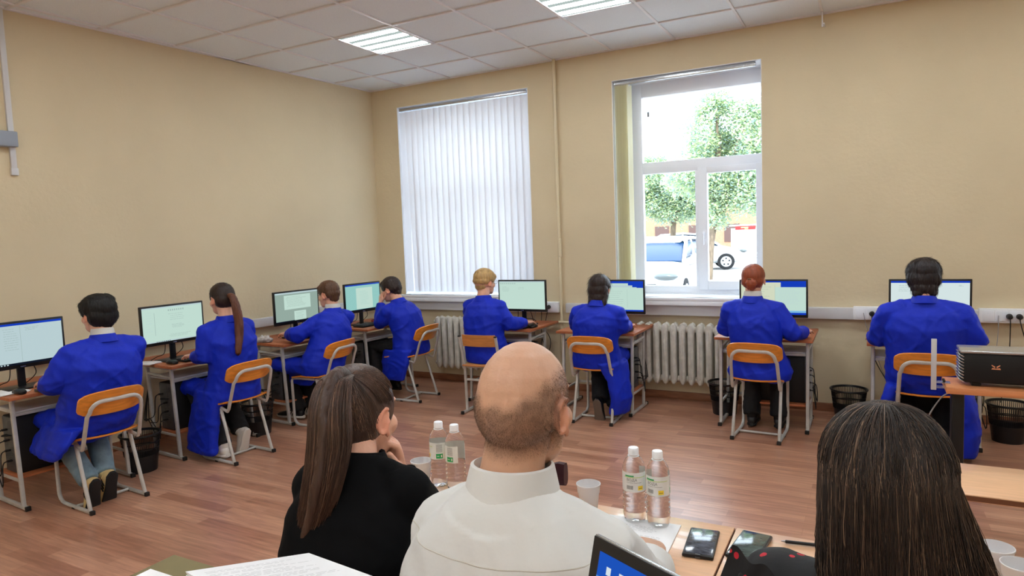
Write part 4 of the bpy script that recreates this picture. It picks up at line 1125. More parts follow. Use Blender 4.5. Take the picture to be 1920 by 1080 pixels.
# student 6
t, Hc, R, c = student('student in a blue coat with long dark loose hair before the right window', (3.005, -0.885), 0.0, (3.035, -0.86, 1.110), (0.0, -0.22, 0), (3.215, -0.69, 0.775), (2.86, -0.66, 0.765), (3.225, -0.90, 0.79), (2.79, -0.82, 0.79),
    build=1.0, shw=0.175, shoes=(M_black, mat('brown_sole', srgb(110, 96, 86), 0.8), None), neck_off=(0, -0.075, -0.135), legs={1: ((0.12, 0.36, 0.515), (0.12, 0.05, 0.10), (0, 1, 0), UP), -1: kneel(-1, -0.02, -0.02, 0.165)},
    drape=[[((0.14, -0.02, 0.50), (0.04, 0.16, 0), (0.08, 0, 0)), ((0.19, -0.02, 0.36), (0.02, 0.15, 0), (0.055, 0, 0)), ((0.215, -0.02, 0.20), (0.02, 0.14, 0), (0.055, 0, 0)), ((0.19, -0.02, 0.08), (0.02, 0.12, 0), (0.06, 0, 0)), ((0.185, -0.02, 0.072), (0.02, 0.1, 0), (0.045, 0, 0))]])
hair_mesh(t, Hc, R, [((0, -0.018, 0.032), (0.088, 0.102, 0.088)), ((0, -0.045, -0.02), (0.086, 0.070, 0.085)), ((0.0, -0.055, -0.08), (0.075, 0.052, 0.07))], H_dbrown, 0.003, (60, 60, 7), ears=False, flen=0.05, tubes=[(((0.045, -0.04, -0.06), (0.058, -0.065, -0.13), (0.065, -0.09, -0.19)), [0.045, 0.03, 0.008]), (((-0.03, -0.05, -0.06), (-0.03, -0.08, -0.13), (-0.01, -0.10, -0.16)), [0.045, 0.035, 0.01])])
# student 7
t, Hc, R, c = student('student in a blue coat with red hair pinned in a low bun', (4.305, -0.885), 0.0, (4.262, -0.87, 1.185), (0.0, -0.12, 0), (4.60, -0.72, 0.775), (4.10, -0.68, 0.765), (4.545, -0.92, 0.785), (4.05, -0.84, 0.80),
    build=0.95, shirt=True, shw=0.165, shoes=(M_black, M_sole, None), seatw=0.232, legs={1: ((0.11, 0.34, 0.515), (0.11, 0.20, 0.10), (0, 1, 0), UP), -1: ((-0.11, 0.34, 0.515), (-0.09, 0.20, 0.10), (0, 1, 0), UP)})
hair_mesh(t, Hc, R, [((0, -0.014, 0.026), (0.084, 0.098, 0.090)), ((0, -0.035, -0.01), (0.080, 0.070, 0.070))], H_red, 0.0025, (60, 60, 14), fuzz=250, flen=0.012)
b = B(); b.ell(Hc + R @ V((0, -0.105, -0.035)), (0.040, 0.028, 0.036), R); b.ell(Hc + R @ V((0.0, -0.10, -0.065)), (0.03, 0.022, 0.022), R)
fuse(b, 'hair_bun', H_red, t, 0.005, 2, lambda co, n: 0.004 * ridge(V((co.x * 60, co.y * 60, co.z * 60 + co.x * 60))))
b = B(); b.box(Hc + R @ V((-0.01, -0.125, -0.005)), (0.028, 0.008, 0.010), 0.003, R=R); b.build('hair_clip', H_lbrown, t)
# student 8
t, Hc, R, c = student('broad student in a blue coat with shaggy dark hair at the far right', (5.365, -1.00), 0.0, (5.345, -0.99, 1.205), (0.0, -0.20, 0), (5.655, -0.86, 0.785), (5.06, -0.80, 0.765), (5.62, -1.06, 0.81), (5.09, -0.98, 0.80),
    build=1.2, pely=0.03, shw=0.205, shdrop=0.085, shoes=(M_black, M_sole, None), neck_off=(0, -0.07, -0.155), legs={1: ((0.12, 0.34, 0.515), (0.12, 0.15, 0.10), (0, 1, 0), UP), -1: ((-0.12, 0.34, 0.515), (-0.10, 0.10, 0.10), (0, 1, 0), UP)}, seatw=0.235,
    drape=[[((0.17, 0.0, 0.50), (0.03, 0.16, 0), (0.07, 0, 0)), ((0.225, 0.0, 0.36), (0.02, 0.16, 0), (0.055, 0, 0)), ((0.245, 0.0, 0.20), (0.02, 0.15, 0), (0.06, 0, 0)), ((0.225, 0.0, 0.05), (0.02, 0.13, 0), (0.065, 0, 0)), ((0.22, 0.0, 0.042), (0.02, 0.1, 0), (0.045, 0, 0))],
           [((-0.16, 0.0, 0.50), (0.03, 0.16, 0), (0.06, 0, 0)), ((-0.215, 0.0, 0.38), (0.02, 0.16, 0), (0.04, 0, 0)), ((-0.235, 0.0, 0.24), (0.02, 0.13, 0), (0.035, 0, 0))]])
hair_mesh(t, Hc, R, [((0, -0.014, 0.036), (0.100, 0.110, 0.090)), ((0, -0.045, -0.015), (0.097, 0.075, 0.085)), ((0.0, -0.060, -0.075), (0.075, 0.050, 0.060)), ((-0.03, -0.068, -0.11), (0.035, 0.03, 0.035)), ((0.035, -0.065, -0.105), (0.035, 0.03, 0.035))], hairmat('hair_blackbrown', srgb(36, 26, 28)), 0.006, (55, 55, 9), ears=False, fuzz=1600, flen=0.035)

# ------------------------------------------------------------------ tables in the foreground
def long_table(x0, x1, y0, y1, z, lab, grp, m=M_table, thick=0.022, legs=True):
    t = thing('table', lab, 'table', ((x0 + x1) / 2, (y0 + y1) / 2, 0), 0, grp)
    w, d = x1 - x0, y1 - y0
    b = B(); b.box((0, 0, z - thick / 2), (w, d, thick), 0.002); b.build('tabletop', m, t)
    b = B(); b.box((0, 0, z - thick / 2), (w + 0.002, d + 0.002, thick * 0.7)); b.build('edge_band', M_edge, t)
    if legs:
        for sx in (-1, 1):
            for sy in (-1, 1):
                b = B(); b.tube([(sx * (w / 2 - 0.06), sy * (d / 2 - 0.05), 0), (sx * (w / 2 - 0.06), sy * (d / 2 - 0.05), z - thick)], 0.016, 10, round=False); b.build('leg', M_metal, t)
    return t
TZ = 0.75
long_table(3.60, 4.703, -4.77, -4.268, TZ, 'beech topped table on the left of the joint, before the balding man', 'beech tables of the seated judges')
long_table(4.708, 5.85, -4.77, -4.268, TZ, 'beech topped table on the right of the joint, under the second phone', 'beech tables of the seated judges')
long_table(5.08, 6.30, -3.765, -3.46, TZ, 'narrow empty beech table beyond the woman with loose brown hair', None)
long_table(3.93, 5.9, -6.05, -5.44, 0.99, 'tall table under the papers and laptop at the bottom edge', None)

# projector on its small table
t = thing('side_table', 'orange brown table with a black leg carrying the black projector', 'table', (5.85, -2.12, 0), 0)
b = B(); b.box((0, 0, 0.733), (0.96, 0.26, 0.034), 0.004); b.build('tabletop', mat('orange_laminate', srgb(214, 140, 92), 0.35, var=0.1, vscale=4, stretch=(2, 20, 20)), t)
for x in (-0.42, 0.42):
    b = B(); b.box((x, 0.02, 0.36), (0.055, 0.08, 0.712), 0.006); b.box((x, 0.0, 0.012), (0.06, 0.40, 0.024), 0.006); b.build('leg', M_black, t)
t = thing('projector', 'black projector with a silver edged top and vented left side at the right edge', 'projector', (5.80, -2.13, 0.75), 0)
b = B(); b.box((0, 0, 0.095), (0.72, 0.16, 0.15), 0.012); b.build('case', M_blackm, t)
b = B(); b.box((0, 0.0, 0.176), (0.745, 0.18, 0.014), 0.005); b.build('top_panel', M_silver, t)
b = B()
for k in range(9): b.box((-0.364, 0, 0.030 + k * 0.0155), (0.022, 0.155, 0.005), 0.001, R=Matrix.Rotation(0.5, 3, 'Y'))
b.build('vent_fins', M_silver, t)
for x in (-0.3, 0.3):
    b = B(); b.box((x, 0, 0.010), (0.04, 0.10, 0.020), 0.004); b.build('foot', M_black, t)
b = B()                                        # small two-tone emblem on the front
for s_ in (-1, 1): b.add([(-0.226 + s_ * 0.002, -0.0812, 0.107), (-0.226 + s_ * 0.016, -0.0812, 0.116), (-0.226 + s_ * 0.018, -0.0812, 0.112), (-0.226 + s_ * 0.004, -0.0812, 0.101)], [[0, 1, 2, 3]])
b.add([(-0.244, -0.0812, 0.093), (-0.206, -0.0812, 0.093), (-0.210, -0.0812, 0.101), (-0.226, -0.0812, 0.098), (-0.240, -0.0812, 0.101)], [[0, 1, 2, 3, 4]])
b.build('emblem', mat('orange_emblem', srgb(226, 150, 110), 0.5), t)
t = thing('clamp_bracket', 'upright aluminium strip clamped to the left end of the projector table', 'bracket', (5.322, -2.16, 0.73), 0)
b = B(); b.box((0, 0, 0.115), (0.024, 0.012, 0.262), 0.002); b.build('strip', mat('bright_aluminium', srgb(214, 216, 222), 0.35, metal=0.3), t)
b = B(); b.box((0.035, 0.02, -0.004), (0.075, 0.05, 0.003)); b.box((0.035, 0.02, 0.022), (0.075, 0.05, 0.003)); b.build('clamp_plates', M_silver, t)
b = B(); b.box((0.045, 0.0, 0.032), (0.012, 0.012, 0.014), 0.003); b.box((0.045, 0.03, 0.032), (0.012, 0.012, 0.014), 0.003); b.build('screw_heads', M_black, t)
cord([(5.40, -2.13, 0.70), (5.36, -2.10, 0.66), (5.31, -2.06, 0.55), (5.28, -2.03, 0.42), (5.26, -2.0, 0.1), (5.28, -1.95, 0.006), (5.5, -1.9, 0.006)], 'thin grey cord hanging from the projector table', mat('grey_cord', srgb(150, 150, 152), 0.5), 0.0035, False)

# ------------------------------------------------------------------ bottles, cups, phones, papers
def text_mesh(s, size):
    cu = bpy.data.curves.new('t', 'FONT'); cu.body = s; cu.size = size; cu.align_x = 'LEFT'
    o = bpy.data.objects.new('t', cu); COL.objects.link(o)
    me = bpy.data.meshes.new_from_object(o.evaluated_get(DG()))
    vs = [v.co.copy() for v in me.vertices]; fs = [list(p.vertices) for p in me.polygons]
    bpy.data.objects.remove(o); bpy.data.curves.remove(cu); bpy.data.meshes.remove(me)
    return vs, fs
M_lab = mat('bottle_label', srgb(236, 240, 236), 0.5, alpha=0.82)
M_lg = mat('label_green', srgb(40, 160, 90), 0.5); M_ly = mat('label_yellow', srgb(240, 206, 50), 0.5); M_lt = mat('label_print', srgb(60, 66, 66), 0.6); M_ll = mat('label_lime', srgb(170, 200, 70), 0.5)
M_water = mat('water', (0.96, 0.98, 0.98), 0.0, trans=1.0, ior=1.12)
def bottle(x, y, rz, lab):
    t = thing('water_bottle', lab, 'bottle', (x, y, TZ), rz, 'clear water bottles with white caps on the judges tables')
    prof = [(0.0, 0.006), (0.012, 0.004), (0.024, 0.0), (0.029, 0.006), (0.031, 0.018)]
    z = 0.022
    for k in range(5):
        prof += [(0.0322, z), (0.0325, z + 0.005), (0.0322, z + 0.010), (0.0306, z + 0.0125)]; z += 0.0145
    prof += [(0.0322, z), (0.0322, 0.155), (0.0318, 0.160), (0.029, 0.172), (0.021, 0.186), (0.0135, 0.194), (0.0125, 0.198)]
    def petal(a, zz): return 1 - (0.10 * max(0, math.cos(a * 5)) * max(0, 1 - zz / 0.022) if zz < 0.022 else 0)
    b = B(); b.lathe(prof, n=40, mod=petal); b.build('bottle_body', M_clear, t, angle=80)
    b = B(); b.lathe([(0.0145, 0.196), (0.0150, 0.198), (0.0150, 0.2135), (0.0135, 0.2165), (0.0, 0.2168)], n=40, mod=lambda a, zz: 1 + 0.012 * math.cos(a * 30)); b.lathe([(0.0165, 0.192), (0.0165, 0.194), (0.012, 0.194)], n=24); b.build('cap', M_white, t, angle=50)
    R_ = 0.0327; b = B()
    def arc(a0, a1, z0, z1, r, mi, n=14):
        b.cur = mi
        vs = []
        for i in range(n + 1):
            a = a0 + (a1 - a0) * i / n
            vs += [(r * math.sin(a), -r * math.cos(a), z0), (r * math.sin(a), -r * math.cos(a), z1)]
        b.add(vs, [[2 * i, 2 * i + 2, 2 * i + 3, 2 * i + 1] for i in range(n)])
    arc(-2.6, 2.6, 0.096, 0.152, R_, 0, 40)
    arc(-1.1, 1.0, 0.138, 0.1395, R_ + 0.0002, 4)
    arc(-1.0, -0.2, 0.1405, 0.1445, R_ + 0.0002, 1)
    for i in range(11): arc(-0.85 + i * 0.055, -0.85 + i * 0.055 + (0.02, 0.035)[i % 2], 0.104, 0.115, R_ + 0.0002, 3, 2)
    arc(0.15, 0.62, 0.102, 0.114, R_ + 0.0002, 2); arc(0.22, 0.55, 0.106, 0.1075, R_ + 0.0003, 3)
    for (s, size, a0, z0) in (('ВОДА', 0.0105, -0.85, 0.128), ('питьевая негазированная', 0.0035, -0.85, 0.1225)):
        vs, fs = text_mesh(s, size); b.cur = 3
        b.add([((R_ + 0.0003) * math.sin(a0 + v.x / R_), -(R_ + 0.0003) * math.cos(a0 + v.x / R_), z0 + v.y) for v in vs], fs)
    for k in range(8):
        for j in range(7): arc(1.45 + j * 0.09, 1.45 + j * 0.09 + 0.06, 0.122 + k * 0.0033, 0.1235 + k * 0.0033, R_ + 0.0002, 3, 2)
    arc(1.4, 2.1, 0.100, 0.116, R_ + 0.0002, 1); arc(1.5, 1.75, 0.107, 0.109, R_ + 0.0003, 0, 3); arc(1.9, 2.02, 0.104, 0.112, R_ + 0.0003, 0, 3)
    b.build('label', [M_lab, M_lg, M_ly, M_lt, M_ll], t, angle=60)
bottle(3.752, -4.315, -1.15, 'water bottle with green label mark left of the pair behind the balding man')
bottle(3.822, -4.325, -1.75, 'water bottle with white cap right of the pair behind the balding man')
bottle(4.438, -4.335, 0.50, 'water bottle left of the pair beside the paper, label facing the camera')
bottle(4.509, -4.340, 0.15, 'water bottle right of the pair, nearest the first phone')
def cup(x, y, z, lab):
    t = thing('plastic_cup', lab, 'cup', (x, y, z), 0, 'white translucent plastic cups')
    b = B(); b.lathe([(0.0, 0.001), (0.023, 0.0), (0.0245, 0.002), (0.031, 0.060), (0.033, 0.062), (0.0345, 0.083), (0.0365, 0.085), (0.0365, 0.088), (0.0345, 0.0885), (0.0335, 0.084), (0.032, 0.064), (0.030, 0.060), (0.0235, 0.004), (0.0, 0.003)], n=40); b.build('cup_wall', M_cup, t, angle=60)
cup(4.295, -4.33, TZ, 'white plastic cup between the balding man and the bottle pair')
cup(5.286, -4.335, TZ, 'white plastic cup at the lower right corner, farther of the two')
cup(5.318, -4.410, TZ, 'white plastic cup at the lower right corner, nearer of the two')
cup(3.70, -4.35, TZ, 'white plastic cup mostly hidden behind the woman in the black jacket')

M_phs = mat('phone_glass', srgb(40, 44, 54), 0.12, spec=0.8, col2=srgb(84, 90, 104), vscale=55, stretch=(1, 2.5, 1))
def phone(x, y, rz, lab, m):
    t = thing('smartphone', lab, 'smartphone', (x, y, TZ), rz, 'smartphones on the judges tables')
    b = B(); b.box((0, 0, 0.005), (0.078, 0.162, 0.010), 0.004); b.build('case', M_black, t)
    b = B(); b.box((0, 0.001, 0.0103), (0.069, 0.148, 0.0012), 0.0005); b.build('screen', m, t)
    b = B(); b.box((0, -0.0765, 0.0105), (0.012, 0.004, 0.001)); b.box((0, -0.081, 0.004), (0.012, 0.002, 0.003)); b.build('port', M_greyp, t)
phone(4.643, -4.410, 0.09, 'dark smartphone beside the paper on the left table', M_phs)
phone(4.758, -4.378, -0.12, 'dark green tinted smartphone right of the table joint', mat('phone_glass_green', srgb(44, 54, 54), 0.12, spec=0.8, col2=srgb(74, 92, 88), vscale=45, stretch=(1, 2.5, 1)))
t = thing('pen', 'black pen lying on the right table beside the brown haired woman', 'pen', (4.90, -4.305, TZ + 0.005), 0.15)
b = B(); b.tube([(-0.06, 0, 0), (0.07, 0, 0)], 0.0042, 10); b.build('barrel', M_black, t)
b = B(); b.tube([(-0.058, 0, 0), (-0.072, 0, 0)], [0.004, 0.001], 10); b.build('tip', M_silver, t)

def printed(name, lab, c, rz, w, d, z, n, curl=None, rows=22, seed=1, cat='papers'):
    """a stack of printed A4 sheets"""
    t = thing(name, lab, cat, (c[0], c[1], z), rz)
    rnd = random.Random(seed)
    fz = curl or (lambda x, y: 0)
    def grid(dx, dy, dz, rot, top):
        P = []
        for i in range(15):
            row = []
            for j in range(15):
                x = (i / 14 - 0.5) * w; y = (j / 14 - 0.5) * d
                X_ = x * math.cos(rot) - y * math.sin(rot) + dx; Y_ = x * math.sin(rot) + y * math.cos(rot) + dy
                row.append((X_, Y_, dz + fz(x, y)))
            P.append(row)
        return P
    for k in range(n):
        h = 0.0012 if k else 0.004
        sheet(grid(rnd.uniform(-0.004, 0.004) * (k < n - 1), rnd.uniform(-0.004, 0.004) * (k < n - 1), 0.0045 + 0.0025 * k, rnd.uniform(-0.03, 0.03) * (k < n - 1), k == n - 1), 0.0012 if k else 0.004).build('sheet', M_paper, t)
    b = B(); zz = 0.0047 + 0.0025 * (n - 1)
    for r in range(rows):
        y = d / 2 - 0.03 - r * (d - 0.06) / rows; x = -w / 2 + 0.02
        if rnd.random() < 0.18: continue
        end = w / 2 - 0.02 - rnd.random() * 0.05
        while x < end:
            l = rnd.uniform(0.006, 0.02); x2 = min(x + l, end)
            b.quad((x, y, zz + fz(x, y)), (x2, y, zz + fz(x2, y)), (x2, y + 0.0011, zz + fz(x2, y + 0.0011)), (x, y + 0.0011, zz + fz(x, y + 0.0011)))
            x = x2 + 0.0035
    b.build('printed_lines', M_ink, t, smooth=False)
    return t
printed('printed_paper', 'printed sheet under the hand of the balding man beside the bottles', (4.470, -4.475), 0.05, 0.21, 0.297, TZ, 1, rows=26, seed=4)
# stack on the tall table: axes from its three visible corners
A_, B_, C_ = V((4.034, -5.407, 0)), V((4.119, -5.282, 0)), V((4.372, -5.315, 0))
printed('paper_stack', 'stack of white printed papers at the bottom edge, partly over an olive folder', (4.232, -5.420), 1.24, 0.21, 0.30, 0.995, 7, curl=lambda x, y: 0.045 * ((0.105 - x) / 0.21) + 0.050 * ((0.15 - y) / 0.30), rows=30, seed=9)
b = B(); b.box((0, 0, 0.015), (0.14, 0.20, 0.03), 0.003); o = b.build('notebook', M_blackm); o.location = (4.232, -5.43, 0.99); o.rotation_euler = (0, 0, 1.24); tag(o, 'black notebook hidden under the slanted paper stack', 'notebook')
b = B(); b.box((3.965, -5.455, 0.995), (0.20, 0.19, 0.006), 0.001, R=Matrix.Identity(3)); b.box((3.965, -5.455, 1.001), (0.19, 0.18, 0.004), 0.001)
tag(b.build('folder', M_gold), 'olive cardboard folder left of the white paper stack', 'folder')
b = B(); b.box((3.925, -5.475, 1.006), (0.07, 0.10, 0.003)); tag(b.build('paper_slip', M_paper), 'small white paper at the lower left on the olive folder', 'paper')

# laptop
TL = V((4.741, -5.406, 1.222)); ex = V((0.89, -0.457, 0)).normalized(); nn = V((-ex.y, ex.x, 0)) * -1
if nn.dot(CAM - TL) < 0: nn = -nn
up = (UP * 0.97 - nn * 0.24).normalized(); nrm = up.cross(ex)
if nrm.dot(nn) < 0: nrm = -nrm
t = thing('laptop', 'open black laptop with a blue lit screen at the bottom edge', 'laptop', (0, 0, 0), 0)
RL_ = Matrix((ex, -nrm, up)).transposed()
LW_, LH_ = 0.325, 0.215
cen = TL + ex * LW_ / 2 - up * LH_ / 2
b = B(); b.box(cen - nrm * 0.0035, (LW_, 0.006, LH_), 0.002, R=RL_); lid = b.build('lid', M_silver, t)
b = B(); b.box(cen + nrm * 0.0005, (LW_ - 0.003, 0.003, LH_ - 0.003), 0.001, R=RL_); b.build('bezel', M_black, lid)
b = B()
def lr(u0, v0, u1, v1, mi, dd):
    b.cur = mi; o = cen + nrm * (0.0022 + dd * 0.0002)
    q = lambda u_, v_: o + ex * (u_ - 0.5) * (LW_ - 0.03) + up * (v_ - 0.5) * (LH_ - 0.03)
    b.quad(q(u0, v0), q(u1, v0), q(u1, v1), q(u0, v1))
lr(0, 0, 1, 1, 0, 0)
rnd = random.Random(3)
lr(0.0, 0.3, 0.34, 0.80, 1, 1); lr(0.02, 0.45, 0.16, 0.74, 2, 2); lr(0.36, 0.2, 0.62, 0.7, 1, 1); lr(0, 0.80, 0.25, 0.85, 3, 2)
for k in range(9): lr(0.05 + k * 0.07, 0.88, 0.075 + k * 0.07, 0.93, 2, 2)
for k in range(5): lr(0.66, 0.2 + k * 0.12, 0.9, 0.26 + k * 0.12, 3, 1)
b.build('screen', [SM('laptop_blue', 30, 84, 190), SM('laptop_panel', 150, 186, 216), SM('laptop_white', 216, 228, 236), SM('laptop_light_blue', 96, 150, 214)], lid, smooth=False)
hb = TL - up * LH_
b = B(); bc = hb + ex * LW_ / 2 + nn * 0.115; bc.z = 1.0; b.box(bc, (LW_, 0.225, 0.016), 0.004, R=Matrix((ex, -nn, UP)).transposed()); b.build('base', M_black, t)
b = B()
for r in range(5):
    for c_ in range(14): b.box(hb + ex * (0.03 + c_ * 0.0195) + nn * (0.03 + r * 0.019) + UP * (1.0085 - hb.z), (0.016, 0.015, 0.003), 0.001, R=Matrix((ex, -nn, UP)).transposed())
b.build('keys', M_greyp, t)
b = B(); b.tube([hb + ex * 0.03 + UP * 0.0, hb + ex * (LW_ - 0.03)], 0.006, 8); b.build('hinge', M_black, t)

# ------------------------------------------------------------------ the three people in the foreground
chair(4.47, -5.20, 0, 'orange plywood chair hidden under the balding man')
chair(4.03, -5.16, 0, 'orange plywood chair hidden under the woman in the black jacket')
chair(5.08, -5.23, 0, 'orange plywood chair hidden under the woman with loose brown hair')

LEGS = {1: ((0.12, 0.38, 0.515), (0.12, 0.34, 0.105), (0, 1, 0), UP), -1: ((-0.12, 0.38, 0.515), (-0.12, 0.34, 0.105), (0, 1, 0), UP)}
# balding man in a white shirt
def bald(p):
    back = max(0, min(1, -p.y / 0.07)); side = max(0, min(1, (abs(p.x) - 0.02) / 0.05))
    line = 0.074 - 0.054 * back + 0.030 * side * back - 0.01 * (p.y > 0.02)
    h = line - p.z + 0.012 * noise.noise(p * 40)
    s_ = max(0, min(1, (h + 0.004) / 0.030)); s_ = s_ * s_ * (3 - 2 * s_)
    low = max(0, min(1, (p.z + 0.092 - 0.02 * side) / 0.03)); fr = max(0, min(1, (0.046 - p.y) / 0.016))
    if abs(p.x) > 0.066 and p.y > -0.024 and p.z < 0.022: fr *= max(0, min(1, (p.z - 0.004) / 0.02)) if p.y < 0.02 else max(0, min(1, (p.z + 0.03) / 0.02))
    if p.y > 0.03: fr *= side
    return s_ * low * fr
def man_tint(p, c):
    if p.z < -0.16: return c
    k = bald(p) * (0.72 + 0.28 * noise.noise(p * 90))
    k = max(0, min(1, k)) * 0.96
    f = [1 - k * q for q in (0.66, 0.66, 0.64)]
    return [c[i] * f[i] for i in range(3)]
M_skin2 = mat('skin_warm', srgb(206, 160, 132), 0.42, tint=True, sss=0.12, var=0.05, vscale=25, bump=0.0005, bscale=240)
L0 = (4.47, -5.19, 0)
wv = lambda x, y, z: V((x - 4.47, y + 5.19, z))
t, Hc, R, c = person('balding man in a white shirt and dark bow tie, seated at the table', L0, 0.0,
    dict(pelvis=(0, -0.02, 0.50), waist=(0, 0.02, 0.72), chest=(0.0, 0.045, 0.94), neck=wv(4.468, -5.115, 1.135), head=wv(4.487, -5.085, 1.278), hrot=(-0.06, -0.06, 0.02)),
    {1: (wv(4.618, -5.090, 1.025), wv(4.625, -4.87, 0.86), wv(4.572, -4.615, 0.80), (-0.40, 1, -0.10), (-0.25, 0, -1)),
     -1: (wv(4.322, -5.110, 1.030), wv(4.275, -4.92, 0.83), wv(4.38, -4.72, 0.785), (0.5, 1, -0.1), (0, 0, -1))}, LEGS, M_shirt, 'shirt', None,
    vox=0.006, bvox=0.0038, build=1.05, tint=man_tint, skin=M_skin2, bandcol=False, lap=False, fold=0.006, slv=0.15, nry=0.096, trap=0.044, seatw=0.19, shoes=(M_black, M_sole, None), trous=M_dark, csm=6)
man = t; shirt_o = c
b = B(); N_ = wv(4.468, -5.112, 1.131); ax = V((0, 0.10, 1)).normalized(); xx, yy = orth(ax, V((0, 1, 0)))
prof = [(0.071, -0.012), (0.066, 0.038), (0.069, 0.046), (0.0745, 0.044), (0.084, 0.004), (0.0865, -0.014), (0.080, -0.016), (0.071, -0.012)]
b.loft([(N_ + ax * z, xx * a, yy * a * 1.04) for a, z in prof], 40, cap=False); b.build('collar', M_shirt, t, angle=50)
b = B()
for s_ in (-1, 1): b.loft([(wv(4.472, -5.015, 1.132) + V((s_ * q, 0, 0)), V((0, 0.010, 0)), V((0, 0, h))) for q, h in ((0.006, 0.010), (0.02, 0.014), (0.045, 0.023), (0.058, 0.022))], 12, 0.7)
b.ell(wv(4.472, -5.013, 1.132), (0.012, 0.012, 0.013)); b.build('bow_tie', mat('maroon_satin', srgb(60, 14, 26), 0.4), t)
# yoke seam follows the back of the shirt
from mathutils.bvhtree import BVHTree
def surf(o):
    me = o.data; return BVHTree.FromPolygons([v.co[:] for v in me.vertices], [p.vertices[:] for p in me.polygons])
bt = surf(shirt_o); b = B(); pts = []
for i in range(41):
    x = -0.235 + 0.44 * i / 40
    h = bt.ray_cast(V((x, -0.6, 1.050)), V((0, 1, 0)))
    if h[0] and h[0].y < 0.05: pts.append(h[0] + V((0, -0.0002, 0)))
b.tube(pts, 0.0011, 6); b.build('yoke_seam', mat('seam_shade', srgb(196, 190, 180), 0.8), t)  # seam is shirt white; crease shade put into its greyer colour
# short hair on the sides and back of the head
body = [o for o in t.children if o.name.startswith('body')][0]
rnd = random.Random(5); paths = []; Ri = R.transposed()
vsn = [(v.co.copy(), v.normal.copy()) for v in body.data.vertices if (v.co - Hc).length < 0.135]
for co, n in vsn:
    p = Ri @ (co - Hc)
    if p.z < -0.1: continue
    k = bald(p)
    for q in range(7):
        if rnd.random() < k * 0.75:
            o = co + V((rnd.uniform(-0.002, 0.002), rnd.uniform(-0.002, 0.002), rnd.uniform(-0.002, 0.002)))
            d = (n + R @ V((0, -0.1, -1.3)) + V((rnd.uniform(-.3, .3), rnd.uniform(-.3, .3), rnd.uniform(-.3, .3)))).normalized()
            paths.append([o - n * 0.001, o + d * 0.0008, o + (d - n * 0.5).normalized() * 0.0021])
strands('short_hair', mat('short_hair', srgb(106, 84, 70), 0.7, spec=0.2), t, paths, 0.00015, 0.00007)

def headsurf(p, scale=1.0):
    """point on the hair shell in direction p (head-local)"""
    d = p.normalized(); a, b_, c_ = 0.084 * scale, 0.104 * scale, 0.102 * scale
    r = 1 / math.sqrt((d.x / a) ** 2 + (d.y / b_) ** 2 + (d.z / c_) ** 2)
    return d * r + V((0, -0.012, 0.015))
# woman with the ponytail
L0 = (4.03, -5.13, 0); wv = lambda x, y, z: V((x - L0[0], y - L0[1], z))
t, Hc, R, c = person('woman in a black jacket with a long brown ponytail, chin on her hand', L0, 0.0,
    dict(pelvis=(0, 0.0, 0.50), waist=(0, 0.02, 0.70), chest=(0.0, 0.06, 0.90), neck=wv(3.998, -5.0, 1.082), head=wv(3.972, -4.945, 1.176), hrot=(0.02, -0.10, 0.0)),
    {1: (wv(4.128, -4.985, 1.018), wv(4.05, -4.77, 0.81), wv(4.005, -4.850, 1.005), (0.0, -0.2, 1), (-0.5, -0.8, 0)),
     -1: (wv(3.912, -5.025, 1.018), wv(3.84, -4.86, 0.79), wv(3.93, -4.68, 0.785), (0.5, 1, 0), (0, 0, -1))}, LEGS, M_jacket, 'jacket', None,
    vox=0.007, bvox=0.0045, build=0.84, bandcol=False, lap=False, fold=0.005, seatw=0.18, shoes=(M_black, M_sole, None), curlR=0.75, slack=0.93)
collar(t, wv(3.996, -5.0, 1.082), V((0, 0.25, 1)), M_jacket, 1.0, 'collar', 0.8)
HS = [hairmat('strand_dark', srgb(70, 50, 42), 0.35), hairmat('strand_mid', srgb(98, 72, 58), 0.35), hairmat('strand_light', srgb(140, 106, 84), 0.35)]
hair = hair_mesh(t, Hc, R, [((0, -0.013, 0.022), (0.0815, 0.101, 0.098)), ((0, -0.035, -0.005), (0.077, 0.076, 0.078)), ((0, -0.05, -0.05), (0.062, 0.05, 0.06))], HS[0], 0.001, (60, 60, 20), ears=True, fuzz=0)
base = V((0.020, -0.062, 0.098)); rnd = random.Random(11); paths = []
for k in range(2200):
    # start on the hairline ring, run over the scalp to the tie
    a = rnd.uniform(-PI, PI)
    hl = V((math.sin(a) * 0.078, math.cos(a) * 0.09, 0.052 if math.cos(a) > 0.35 else (-0.01 if math.cos(a) > -0.2 else -0.075)))
    if -0.2 < math.cos(a) <= 0.35: hl.y = math.cos(a) * 0.09 + 0.005; hl.z = 0.02
    hl += V((0, 0, rnd.uniform(-0.012, 0.09) * rnd.random()))
    P_ = []
    for i in range(9):
        u_ = i / 8; q = hl.normalized().lerp(base.normalized(), u_)
        P_.append(Hc + R @ (headsurf(q, 1.003 + 0.006 * rnd.random()) + V((0, 0, 0.0)) + q.normalized() * 0.002 * math.sin(PI * u_)))
    paths.append(P_)
strands('hair_strands', HS, hair, paths, 0.0007, 0.0006)
from_px = [(0.018, -0.066, 0.100), (0.022, -0.105, 0.096), (0.034, -0.138, 0.045), (0.044, -0.150, -0.03), (0.036, -0.155, -0.10), (0.018, -0.160, -0.18), (-0.008, -0.165, -0.26), (-0.040, -0.165, -0.34)]
axis = bez([Hc + R @ V(p) for p in from_px], 4); nA = len(axis)
wid = lambda u_: 0.016 + 0.040 * math.sin(PI * min(1, u_ * 1.02) ** 0.8) if u_ < 0.95 else 0.020
ph = None
b = B(); b.tube(axis[1:-3], [wid(i / nA) * 0.62 for i in range(1, nA - 3)], 16, hint=V((0, 1, 0)), fl=0.55)
ph = fuse(b, 'ponytail', HS[0], t, 0.005, 3, lambda co, n: 0.003 * ridge(V((co.x * 120, co.y * 60, co.z * 7))))
paths = []
